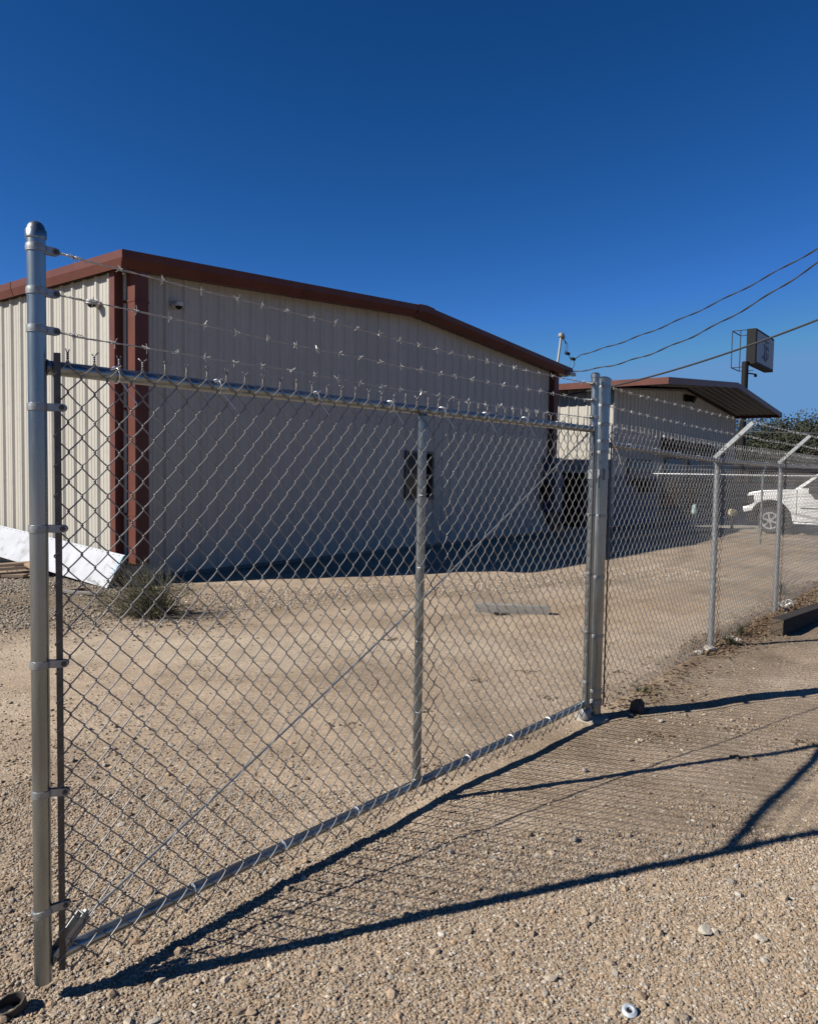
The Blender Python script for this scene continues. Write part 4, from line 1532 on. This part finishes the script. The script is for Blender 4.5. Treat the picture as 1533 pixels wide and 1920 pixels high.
for (cx_) in (xf, xr):
    for (yy, sgn) in ((0.02, 1), (1.98, -1)):
        mb = MB()
        y0 = yy
        prof_ = [(0.20, 0.0), (0.315, -0.01), (0.345, 0.03), (0.355, 0.12), (0.345, 0.21), (0.315, 0.25), (0.20, 0.25)]
        mb.lathe((cx_, y0, 0.36), [(r_, h_ * sgn) for r_, h_ in prof_], 32, 'Y')
        ty = fixn(mb.build('wheel', M['tyre'], tk, True))
        mb = MB()
        ring_o, ring_i = 0.238, 0.198
        nseg = 32
        vv, ff = [], []
        for k in range(nseg):
            a = 2 * math.pi * k / nseg
            for (r_, d_) in ((ring_o, -0.014), (ring_i, -0.014), (ring_i, 0.05), (ring_o, 0.05)):
                vv.append((cx_ + r_ * math.cos(a), y0 + d_ * sgn, 0.36 + r_ * math.sin(a)))
        for k in range(nseg):
            k2 = (k + 1) % nseg
            for q in range(4):
                q2 = (q + 1) % 4
                ff.append((k * 4 + q, k2 * 4 + q, k2 * 4 + q2, k * 4 + q2))
        mb.add(vv, ff)
        for k in range(6):
            a = 2 * math.pi * k / 6 + 0.3
            mt = Matrix.Translation((cx_, y0, 0.36)) @ Matrix.Rotation(a, 4, 'Y')
            ya, yb = sorted((-0.010 * sgn, 0.035 * sgn))
            mb.box((0.04, ya, -0.024), (0.205, yb, 0.024), mt)
        mb.lathe((cx_, y0, 0.36), [(0.055, -0.016 * sgn), (0.07, 0.0), (0.07, 0.04 * sgn)], 16, 'Y')
        fixn(mb.build('rim', M['rim'], ty, True))
        mb = MB()
        mb.lathe((cx_, y0, 0.36), [(0.215, 0.02 * sgn), (0.215, 0.035 * sgn)], 24, 'Y')
        fixn(mb.build('brake_disc', M['dark'], ty))
for cx_ in (xf, xr):
    mb = MB()
    o_ = arc(cx_, 0.40, 0.54, R(-5), R(158), 14)
    i_ = arc(cx_, 0.40, 0.47, R(-5), R(158), 14)
    mb.prism(o_ + i_[::-1], -0.018, 0.02, 'Y')
    fixn(mb.build('wheel_gap_shade', M['black'], tk))  # black ring stands in for the dark shade gap above the wheel
mb = MB()
mb.prism([(cx_, 0.42) for cx_ in ()] or [(0.17, 0.36), (0.17, 0.90), (1.16, 0.90), (1.16, 0.36)], 0.24, 1.76, 'Y')
mb.prism([(3.44, 0.36), (3.44, 0.90), (4.40, 0.90), (4.40, 0.36)], 0.05, 1.95, 'Y')
fixn(mb.build('wheel_well', M['black'], tk))
mb = MB()
mb.box((1.25, -0.06, 0.30), (3.38, 0.05, 0.345))
fixn(mb.build('running_board', M['rim'], tk, False, 0.01))
mb = MB()
mb.box((1.62, -0.20, 1.12), (1.84, -0.02, 1.32))
fixn(mb.build('side_mirror', M['dark'], tk, False, 0.03))
for x_ in (2.05, 3.02):
    mb = MB()
    mb.box((x_, -0.03, 1.06), (x_ + 0.18, 0.0, 1.09))
    fixn(mb.build('door_handle', M['rim'], tk, False, 0.005))
mb = MB()
for x_ in (1.30, 2.28, 3.28):
    mb.box((x_, -0.003, 0.42), (x_ + 0.012, 0.006, 1.22))
mb.box((1.40, -0.004, 0.72), (2.15, 0.004, 0.745))
fixn(mb.build('door_seam', M['dark'], tk))
mb = MB()
mb.box((4.94, -0.01, 0.95), (5.06, 0.12, 1.28))
fixn(mb.build('tail_light', mat('red_lens', (0.35, 0.01, 0.01), 0.2), tk))
mb = MB()
mb.box((0.4, 0.3, 0.28), (4.9, 1.7, 0.5))
fixn(mb.build('chassis', M['black'], tk))

# ------------------------------------------------------------------ things far behind
cs = MB()
rz = FZ - math.pi / 2
cs.add([(0, 0, 0.03), (16, 0, 0.03), (16, 9, 0.03), (0, 9, 0.03), (0, 0, -0.08), (16, 0, -0.08), (16, 9, -0.08), (0, 9, -0.08)],
       [(0, 1, 2, 3), (7, 6, 5, 4), (0, 4, 5, 1), (1, 5, 6, 2), (2, 6, 7, 3), (3, 7, 4, 0)])
o = cs.build('parking_apron', M['concrete'], None, loc=(7.60, 21.9, 0.0), rot=(0, 0, rz + R(16)))
tag(o, kind='structure')
o = MB().add([(-90, 0, 0.035), (120, 0, 0.035), (120, 9, 0.035), (-90, 9, 0.035), (-90, 0, -0.1), (120, 0, -0.1), (120, 9, -0.1), (-90, 9, -0.1)],
             [(0, 1, 2, 3), (7, 6, 5, 4), (0, 4, 5, 1), (1, 5, 6, 2), (2, 6, 7, 3), (3, 7, 4, 0)]).build('road', M['asphalt'], None, loc=(20, 37.5, 0.0), rot=(0, 0, R(2)))
tag(o, kind='structure')

fb = tag(empty('roadside_building', (13, 52, 0), R(3)), 'long low tan building with a dark roof far behind the pickup', 'building')
mb = MB()
mb.box((0, 0, 0), (34, 10, 1.995))
fixn(mb.build('wall', M['tan'], fb))
mb = MB()
mb.prism([(-0.8, 2.0), (10.8, 2.0), (10.8, 2.1), (5, 2.75), (-0.8, 2.15)], -0.6, 34.6, 'X')
fixn(mb.build('roof', M['slate'], fb))
for x_ in (2, 6, 10.5, 15, 20, 25, 30):
    mb = MB()
    mb.box((x_, -0.06, 0.7), (x_ + 1.8, -0.003, 1.9))
    fixn(mb.build('window', M['glass'], fb))
bf = tag(empty('board_fence', (11.5, 33.5, 0), R(4)), 'low brown board fence between the lot and the road', 'fence')
mb = MB()
rs = np.random.RandomState(2)
for k in range(150):
    mb.box((k * 0.15, 0, 0), (k * 0.15 + 0.142, 0.02, 1.28 + 0.04 * rs.rand()))
fixn(mb.build('boards', M['wood'], bf))
for k in range(10):
    mb = MB()
    mb.box((k * 2.4, 0.021, 0), (k * 2.4 + 0.1, 0.12, 1.3))
    fixn(mb.build('fence_post', M['wood'], bf))
gs = tag(empty('street_sign', (14.75, 32.0, 0), R(4)), 'small plain green sign on a thin post behind the pickup', 'sign')
fixn(MB().box((-0.26, -0.02, 1.33), (0.34, 0.0, 1.62)).build('sign_plate', M['green'], gs))
fixn(MB().lathe((0.04, 0.03, 0), [(0.025, 0.0), (0.025, 1.7)], 8).build('post', M['old_galv'], gs, True))
bo = tag(MB().lathe((0, 0, 0), [(0.075, 0.0), (0.075, 0.62), (0.06, 0.67), (0.02, 0.69)], 14).build('bollard', M['teal'], None, True, loc=(8.46, 22.40, 0.02)), 'pale teal bollard at the end of the concrete apron', 'bollard')
bk = tag(empty('valve_post', (9.42, 22.0, 0.02)), 'short dark post carrying a small cream cap left of the pickup', 'post')
fixn(MB().lathe((0, 0, 0), [(0.05, 0.0), (0.05, 0.38)], 10).build('post', M['dark'], bk, True))
fixn(MB().lathe((0, 0, 0.38), [(0.07, 0.0), (0.12, 0.06), (0.12, 0.16), (0.07, 0.2)], 14).build('cap', mat('cream_paint', (0.62, 0.52, 0.32), 0.5), bk, True))


# ------------------------------------------------------------------ trees
def tree(loc, h, rad, seed, label):
    rs = np.random.RandomState(seed)
    t = tag(empty('tree', loc), label, 'tree', 'trees far behind the buildings')
    mb = MB()
    mb.tube([(0, 0, 0), (0.1, 0, h * 0.25), (0.0, 0.1, h * 0.5)], [0.28, 0.22, 0.12], 9)
    for k in range(6):
        a = rs.rand() * 6.28
        mb.tube([(0, 0, h * (0.2 + 0.05 * k)), (math.cos(a) * rad * 0.35, math.sin(a) * rad * 0.35, h * (0.42 + 0.05 * k)), (math.cos(a) * rad * 0.65, math.sin(a) * rad * 0.65, h * (0.55 + 0.05 * k))], [0.12, 0.08, 0.03], 6)
    mb.build('trunk', M['bark'], t, True)
    n = 24000
    nb = 22
    cx = (rs.rand(nb, 3) - 0.5) * 2 * np.array([rad * 0.8, rad * 0.8, h * 0.33]) + np.array([0, 0, h * 0.58])
    br = rad * (0.28 + 0.30 * rs.rand(nb))
    cx[:, 2] -= np.hypot(cx[:, 0], cx[:, 1]) / rad * h * 0.12
    k = rs.randint(0, nb, n)
    d = rs.randn(n, 3)
    d /= np.linalg.norm(d, axis=1)[:, None]
    rr_ = br[k] * (0.55 + 0.5 * rs.rand(n) ** 0.7)
    C = cx[k] + d * rr_[:, None] * np.array([1, 1, 0.8])
    C[:, 2] = np.clip(C[:, 2], h * 0.10, None)
    a = rs.randn(n, 3)
    a /= np.linalg.norm(a, axis=1)[:, None]
    b_ = np.cross(a, rs.randn(n, 3))
    b_ /= np.linalg.norm(b_, axis=1)[:, None]
    s_ = (0.05 + 0.08 * rs.rand(n))[:, None]
    V = np.stack([C - a * s_, C - b_ * s_ * 0.6, C + a * s_, C + b_ * s_ * 0.6], 1).reshape(-1, 3)
    F = np.arange(n * 4).reshape(-1, 4)
    MB().add(V, F).build('crown', M['leaf_tree'], t)
    return t


for i, (x, y, h, r_, lb) in enumerate((
        (27.2, 62, 6.4, 3.9, 'dark green round tree directly right of the sign pole'),
        (31.8, 63, 6.8, 4.1, 'taller dark green tree at the right edge of the frame'),
        (36.5, 64, 6.3, 3.6, 'dark green tree standing past the right edge beyond the others'),
        (23.6, 60, 5.2, 3.2, 'low dark green tree behind the sign pole under the roof overhang'),
        (29.4, 58, 5.2, 3.2, 'low bushy dark tree in the gap between the two taller ones'))):
    tree((x, y, 0), h, r_, 50 + i, lb)
q = np.linspace(0, 1, 40)
P = np.stack([20.5 + q * 22, 50 + q * 2, 4.55 - 0.5 * q * (1 - q) + 0.2 * q], -1)
P0 = P[0].copy()
tag(MB().tube(P - P0, 0.03, 5).build('overhead_cable', M['galv_dull'], None, True, loc=tuple(P0)), 'thin pale far cable strung across the dark trees', 'cable')

# ------------------------------------------------------------------ white panel leaning on the side wall
pn = empty('metal_panel', (-3.83, 9.55, 0.0), FZ + math.pi / 2)
tag(pn, 'long white insulated panel leaning against the side wall on its edge', 'panel')
# local x runs from the near (right) end to the far (left) end; +y is to its left, so the wall is at -y
Lp, Wp, Tp = 4.05, 0.47, 0.055
mt = Matrix.Rotation(R(31), 4, 'X') @ Matrix.Rotation(R(-1.6), 4, 'Y')
mt = Matrix.Rotation(R(-3.1), 4, 'Y') @ Matrix.Rotation(R(31), 4, 'X')
mb = MB()
mb.box((0, -Tp + 0.004, 0), (Lp, -0.003, Wp), mt)
fixn(mb.build('core', M['foam'], pn))
mb = MB()
nx_, nz_ = 80, 14
v = []
for i in range(nx_ + 1):
    for j in range(nz_ + 1):
        x_ = Lp * i / nx_
        z_ = Wp * j / nz_
        w_ = 0.004 * vnoise(np.array([x_]), np.array([z_]), 5.0)[0]
        v.append(tuple(mt @ Vector((x_, 0.002 + w_ * 0.8, z_))))
f = [(i * (nz_ + 1) + j, (i + 1) * (nz_ + 1) + j, (i + 1) * (nz_ + 1) + j + 1, i * (nz_ + 1) + j + 1) for i in range(nx_) for j in range(nz_)]
mb.add(v, f)
mb.box((-0.004, -Tp, Wp), (Lp, 0.004, Wp + 0.004), mt)
fixn(mb.build('face_sheet', M['white_panel'], pn, True))
mb = MB()
mb.box((0.004, 0.006, 0.20), (0.055, 0.010, Wp - 0.01), mt)
mb.box((Lp - 0.10, 0.006, 0.02), (Lp - 0.01, 0.010, Wp - 0.02), mt)
fixn(mb.build('protective_film', M['blue_tape'], pn))
mb = MB()
for k in range(30):
    mb.lathe((0, 0, 0), [(0.0001, 0.0)] * 0 or [(0.006, 0.0), (0.004, 0.004)], 6, 'Y')
    c = mt @ Vector((0.10 + k * 0.135, 0.006, Wp - 0.022))
    mb.v[-1] = mb.v[-1] + np.array(list(c))
fixn(mb.build('rivets', M['dark'], pn))


# ------------------------------------------------------------------ loose boards
def board(loc, rot, size, m_, label):
    mb = MB()
    L_, w_, h_ = size
    nseg = 8
    v = []
    rs = np.random.RandomState(int(abs(loc[0] * 100)) % 97)
    for i in range(nseg + 1):
        x_ = -L_ / 2 + L_ * i / nseg
        bow = 0.006 * math.sin(i * 0.7 + loc[0])
        for (a, b__) in ((-1, 0), (1, 0), (1, 1), (-1, 1)):
            v.append((x_, a * w_ / 2 + 0.002 * (rs.rand() - 0.5), b__ * h_ + bow))
    f = []
    for i in range(nseg):
        for k in range(4):
            k2 = (k + 1) % 4
            f.append((i * 4 + k, i * 4 + k2, (i + 1) * 4 + k2, (i + 1) * 4 + k))
    f += [(0, 1, 2, 3), (nseg * 4 + 3, nseg * 4 + 2, nseg * 4 + 1, nseg * 4)]
    mb.add(v, f)
    o = fixn(mb.build('board', m_, None, False, 0.003, loc=loc, rot=rot))
    return tag(o, label, 'board', 'loose boards by the white panel')


board((-5.92, 10.62, 0.10), (R(6), R(-5), R(4)), (1.35, 0.10, 0.04), M['wood'], 'weathered grey brown board on top of the pile by the white panel')
board((-5.90, 10.50, 0.055), (R(-4), R(-4), R(12)), (1.3, 0.12, 0.04), M['wood'], 'weathered board in the middle of the pile, pointing up to the right')
board((-6.00, 10.38, 0.012), (R(2), R(0), R(-4)), (1.5, 0.12, 0.04), M['wood'], 'lowest weathered board of the pile flat on the rubble')
board((-5.22, 10.52, 0.10), (R(12), R(12), R(-30)), (0.36, 0.10, 0.035), M['wood_new'], 'short fresh orange wood offcut at the end of the board pile')
board((-5.45, 10.38, 0.040), (R(0), R(-5), R(22)), (0.8, 0.07, 0.04), M['wood'], 'thin dark stick slanting under the short fresh offcut')
board((-3.95, 9.05, 0.012), (R(0), R(2), R(-12)), (0.55, 0.09, 0.03), M['wood_grey'], 'pale broken board lying on the rubble below the white panel')
board((-4.15, 9.28, 0.015), (R(6), R(2), R(28)), (0.30, 0.08, 0.03), M['wood'], 'short brown scrap of board beside the pale broken one')

# grey timber in the yard
mb = MB()
mb.box((-0.40, -0.05, -0.01), (0.42, 0.05, 0.095))
o = fixn(mb.build('timber', M['wood_grey'], None, False, 0.006, loc=(1.15, 8.33, 0.0), rot=(0, 0, R(-8))))
tag(o, 'short grey squared timber lying alone in the yard behind the gate', 'timber')
board((1.02, 8.18, 0.005), (0, 0, R(6)), (0.16, 0.06, 0.02), M['tie'], 'small dark wood chip on the dirt in front of the grey timber')

# creosoted landscape timber outside the fence
lt = tag(empty('landscape_timber', (3.66, 7.42, 0.0), math.atan2(8.10 - 7.42, 4.35 - 3.66)), 'dark creosoted landscape timber on the ground at the right edge', 'timber')
fixn(MB().box((0.012, -0.065, -0.02), (2.6, 0.065, 0.15)).build('beam', M['tie'], lt, False, 0.008))
fixn(MB().box((0.0, -0.062, -0.02), (0.0105, 0.062, 0.145)).build('sawn_end', M['tie_end'], lt, False, 0.004))


# ------------------------------------------------------------------ rocks and metal bits
def rock(loc, size, seed, m_, label, nm='rock', cat='rock', rough=0.025):
    rs = np.random.RandomState(seed)
    bm = bmesh.new()
    bmesh.ops.create_icosphere(bm, subdivisions=3, radius=1)
    pl = rs.randn(9, 3)
    pl /= np.linalg.norm(pl, axis=1)[:, None]
    for vtx in bm.verts:
        p = np.array(vtx.co)
        for q in pl:
            dd = p @ q
            lim = 0.62
            if dd > lim:
                p = p - q * (dd - lim) * 0.85
        p += rough * rs.randn(3)
        p *= 1 + rough * 6 * float(vnoise(p[0] + seed, p[1] + p[2], 2.2))
        vtx.co = Vector(p * np.array(size))
    me = bpy.data.meshes.new(nm)
    bm.to_mesh(me)
    bm.free()
    me.materials.append(m_)
    o = bpy.data.objects.new(nm, me)
    COL.objects.link(o)
    o.location = (loc[0], loc[1], float(ground_h(loc[0], loc[1])) + size[2] * 0.55)
    o.rotation_euler = (0, 0, rs.rand() * 6)
    return tag(o, label, cat)


rock((1.03, 2.49), (0.036, 0.024, 0.017), 1, M['rock'], 'pale angular rock with a dark shadow in the right foreground gravel')
rock((1.20, 2.45), (0.022, 0.016, 0.014), 2, M['rock'], 'smaller pale rock to the right of the larger foreground rock')
rock((0.72, 3.10), (0.020, 0.018, 0.016), 3, mat('grey_stone', (0.22, 0.20, 0.18), 0.85), 'small grey stone between the long shadows')
rock((-0.70, 2.05), (0.026, 0.014, 0.008), 5, M['rock'], 'flat pale oval pebble near the shadow tip at lower left')
rock((1.52, 4.90), (0.055, 0.045, 0.070), 7, M['rock_dark'], 'dark crusty lump standing beside the hinge post shadow', rough=0.09)
rock((2.70, 6.66), (0.09, 0.06, 0.035), 9, M['rock'], 'pale chunky rock at the foot of the first fence post')
rock((2.55, 6.52), (0.05, 0.05, 0.03), 10, M['rock'], 'small cream rock just left of the first fence post foot')
rock((3.10, 7.08), (0.10, 0.045, 0.03), 12, M['concrete'], 'flat pale piece of concrete lying in the dead leaves by the fence')
rock((1.62, 4.72), (0.022, 0.02, 0.016), 13, M['rock'], 'little pale stone on the hinge post shadow')

# galvanised cap in the gravel, bottom edge
fc = empty('pipe_fitting', (0.655, 2.090, 0.010), 0.4)
fc.rotation_euler = (R(16), R(-8), 0.4)
tag(fc, 'small galvanised ring fitting dropped in the gravel at the bottom edge', 'fitting')
vv, ff = [], []
ns = 24
for k in range(ns):
    a = 2 * math.pi * k / ns
    for (r_, z_) in ((0.021, 0.0), (0.022, 0.010), (0.0145, 0.014), (0.009, 0.012), (0.009, 0.0)):
        vv.append((r_ * math.cos(a), r_ * math.sin(a), z_))
for k in range(ns):
    for q in range(5):
        ff.append((k * 5 + q, ((k + 1) % ns) * 5 + q, ((k + 1) % ns) * 5 + (q + 1) % 5, k * 5 + (q + 1) % 5))
fixn(MB().add(vv, ff).build('ring', mat('bright_zinc', (0.62, 0.68, 0.74), 0.4, 0.4), fc, True))
fixn(MB().lathe((0, 0, 0), [(0.006, 0.0), (0.006, 0.009)], 6).build('bolt_end', M['dark'], fc))

# cut-off pipe sleeve set in the ground, lower left
sl = empty('pipe_sleeve', (-1.115, 2.085, -0.010), 0.5)
sl.rotation_euler = (R(10), R(-14), 0.5)
tag(sl, 'rusty cut pipe sleeve sticking out of the gravel at the lower left corner', 'pipe')
vv, ff = [], []
for k in range(ns):
    a = 2 * math.pi * k / ns
    j_ = 0.0015 * math.sin(k * 2.3)
    for (r_, z_) in ((0.042, -0.03), (0.043, 0.030 + j_), (0.037, 0.031 + j_), (0.036, -0.03)):
        vv.append((r_ * math.cos(a) * 1.0, r_ * math.sin(a) * 0.8, z_))
for k in range(ns):
    for q in range(4):
        ff.append((k * 4 + q, ((k + 1) % ns) * 4 + q, ((k + 1) % ns) * 4 + (q + 1) % 4, k * 4 + (q + 1) % 4))
fixn(MB().add(vv, ff).build('sleeve', mat('rusty_sleeve', (0.05, 0.045, 0.04), 0.8, 0.2, 30, (0.10, 0.08, 0.06)), sl, True))
fixn(MB().lathe((0, 0, -0.008), [(0.034, 0.0), (0.034, 0.003)], 16).build('inner_shade', M['black'], sl))  # black disc paints the shade inside the open pipe

# ------------------------------------------------------------------ tumbling weed bush by the warehouse corner
rs = np.random.RandomState(17)
wd = tag(empty('weed_bush', (-2.62, 7.75, 0), 0), 'wispy green and brown weed bush in front of the warehouse corner', 'weed')
st = MB()
lf = MB()
lv, lfc = [], []
for k in range(430):
    a = rs.rand() * 6.28
    lean = 0.25 + 1.15 * rs.rand()
    ln = 0.24 + 0.38 * rs.rand()
    bx, by = rs.randn() * 0.07, rs.randn() * 0.06
    px = [0.0]
    pts = []
    for j in range(7):
        t_ = j / 6
        # bush leans to the upper left
        r_ = ln * t_
        x_ = bx + math.cos(a) * r_ * math.sin(lean) * 1.15 - 0.20 * t_ ** 1.3
        y_ = by + math.sin(a) * r_ * math.sin(lean) * 0.8 + 0.16 * t_
        z_ = r_ * math.cos(lean) * 0.95 + 0.01 + 0.03 * math.sin(j + k)
        pts.append((x_ + 0.012 * rs.randn(), y_ + 0.012 * rs.randn(), max(0.005, z_)))
    st.tube(pts, np.linspace(0.0028, 0.0012, 7), 3, False)
    P = np.array(pts)
    for q in range(26):
        t_ = 0.25 + 0.75 * rs.rand()
        i = min(5, int(t_ * 6))
        c = P[i] + (P[i + 1] - P[i]) * (t_ * 6 - i)
        d_ = rs.randn(3)
        d_ /= np.linalg.norm(d_)
        d_[2] = abs(d_[2]) * 0.6
        L_ = 0.018 + 0.028 * rs.rand()
        sd = np.cross(d_, rs.randn(3))
        sd = sd / np.linalg.norm(sd) * 0.0022
        b0 = len(lv)
        lv += [c - sd, c + sd, c + d_ * L_]
        lfc.append((b0, b0 + 1, b0 + 2))
for k in range(60):
    a = rs.rand() * 6.28
    L_ = 0.25 + 0.45 * rs.rand()
    pts = [(0.02 * rs.randn(), 0.02 * rs.randn(), 0.01)]
    for j in range(1, 6):
        t_ = j / 5
        pts.append((math.cos(a) * L_ * t_ * 1.2 + 0.1 * t_, math.sin(a) * L_ * t_ * 0.5, 0.01 + 0.06 * math.sin(t_ * 3) * rs.rand()))
    st.tube(pts, 0.0018, 3, False)
st.build('stems', M['stem'], wd)
lf.add(lv, lfc)
lf.build('foliage', M['leaf_weed'], wd)


def dry_weed(loc, h, n, seed, label, m1='stem', spread=0.5):
    rs = np.random.RandomState(seed)
    t = tag(empty('dry_weed', (loc[0], loc[1], float(ground_h(loc[0], loc[1])))), label, 'weed', 'small weeds along the fence line')
    st = MB()
    lv, lfc = [], []
    for k in range(n):
        a = rs.rand() * 6.28
        ln = h * (0.5 + 0.6 * rs.rand())
        le = spread * rs.rand()
        pts = [(0.03 * rs.randn(), 0.03 * rs.randn(), 0)]
        for j in range(1, 5):
            q = j / 4
            pts.append((pts[0][0] + math.cos(a) * ln * q * math.sin(le + q * 0.4), pts[0][1] + math.sin(a) * ln * q * math.sin(le + q * 0.4), ln * q * math.cos(le)))
        st.tube(pts, 0.0013, 3, False)
        P = np.array(pts)
        for w_ in range(10):
            i = rs.randint(1, 4)
            c = P[i] + (P[i + 1] - P[i]) * rs.rand()
            d_ = rs.randn(3)
            d_ /= np.linalg.norm(d_)
            sd = np.cross(d_, rs.randn(3))
            sd = sd / np.linalg.norm(sd) * 0.002
            b0 = len(lv)
            lv += [c - sd, c + sd, c + d_ * 0.016]
            lfc.append((b0, b0 + 1, b0 + 2))
    st.build('stems', M[m1], t)
    MB().add(lv, lfc).build('leaves', M['leaf_weed'], t)


cR, sR = math.cos(R(52)), math.sin(R(52))


def Fp(s, o):
    return (HX + cR * s + sR * o, HY + sR * s - cR * o)


dry_weed(Fp(2.75, 0.10), 0.13, 50, 3, 'low grey tuft of dry weed just right of the first fence post')
dry_weed(Fp(3.25, 0.05), 0.16, 44, 4, 'wispy dry weed between the concrete scrap and the timber end')
dry_weed(Fp(0.75, 0.05), 0.05, 26, 6, 'tiny dry weed at the fence foot near the hinge post')
dry_weed(Fp(6.3, -0.2), 0.30, 60, 8, 'greyish weed beyond the second fence post')
dry_weed((-3.3, 9.45), 0.40, 70, 9, 'thin weeds growing against the warehouse corner trim')
dry_weed((-2.0, 10.9), 0.42, 18, 10, 'few tall pale grass stalks at the foot of the gable wall')


# dead leaves and crumbs along the fence line
def litter():
    rs = np.random.RandomState(40)
    n = 11000
    s = rs.rand(n) * 8.0 + 0.1
    o = rs.randn(n) * 0.14 + 0.03
    k = rs.rand(n) < (0.22 + 0.78 * np.clip((s - 1.8) / 0.8, 0, 1)) * (0.6 + 0.9 * vnoise(s, o, 2.0))
    s, o = s[k], o[k]
    x = HX + cR * s + sR * o
    y = HY + sR * s - cR * o
    n = len(x)
    a = rs.rand(n) * 6.28
    L_ = 0.008 + 0.020 * rs.rand(n)
    w_ = L_ * (0.25 + 0.4 * rs.rand(n))
    z = ground_h(x, y) + 0.005 + 0.02 * rs.rand(n)
    V = np.zeros((n, 4, 3))
    for j, (p, q) in enumerate(((-1, 0), (0, -1), (1, 0), (0, 1))):
        V[:, j, 0] = x + np.cos(a) * L_ * p - np.sin(a) * w_ * q
        V[:, j, 1] = y + np.sin(a) * L_ * p + np.cos(a) * w_ * q
        V[:, j, 2] = z + rs.randn(n) * 0.005
    o_ = MB().add(V.reshape(-1, 3), np.arange(n * 4).reshape(-1, 4)).build('leaf_litter', M['litter'])
    tag(o_, 'brown dead leaves and crumbs along the foot of the fence', 'leaf litter', kind='stuff')
    # dark clods scattered in the yard
    xs = np.array([0.95, 0.55, 0.98, 0.15, -0.35, 2.0, 0.2, 1.55, 1.9, 2.3, 2.7, -0.15, -0.02, 0.7, 1.7])
    ys = np.array([5.9, 5.6, 5.2, 4.9, 4.6, 4.6, 3.9, 4.45, 4.1, 4.35, 4.0, 6.9, 8.3, 4.4, 5.9])
    rs2 = np.random.RandomState(2)
    X = np.repeat(xs, 16) + rs2.randn(len(xs) * 16) * 0.045
    Y = np.repeat(ys, 16) + rs2.randn(len(xs) * 16) * 0.035
    scatter_stones('dirt_clods', X, Y, 0.004 + 0.010 * rs2.rand(len(X)), 61, lambda r, n_: np.array([(0.10, 0.075, 0.05)]) * (0.7 + 0.8 * r.rand(n_, 1)), 'little dark clods of bark and dirt dotted over the yard')


litter()
# snarl of scrap wire at the second fence post
rs = np.random.RandomState(6)
mb = MB()
for k in range(16):
    q = np.linspace(0, 1, 12)
    x0_, r_ = 0.03 * k, 0.045 + 0.02 * rs.rand()
    pts = np.stack([x0_ + r_ * 0.5 * np.sin(q * 5 + k) + 0.06 * q, r_ * np.cos(q * 4.5 + k * 1.3), 0.035 + 0.035 * np.sin(q * 6 + k * 2)], -1)
    mb.tube(pts, 0.0024, 4)
px_, py_ = Fp(5.08, 0.03)
tag(mb.build('wire_scrap', M['barb'], None, True, loc=(px_, py_, 0.0), rot=(0, 0, R(48))), 'snarl of scrap wire ends at the foot of the second fence post', 'scrap wire')
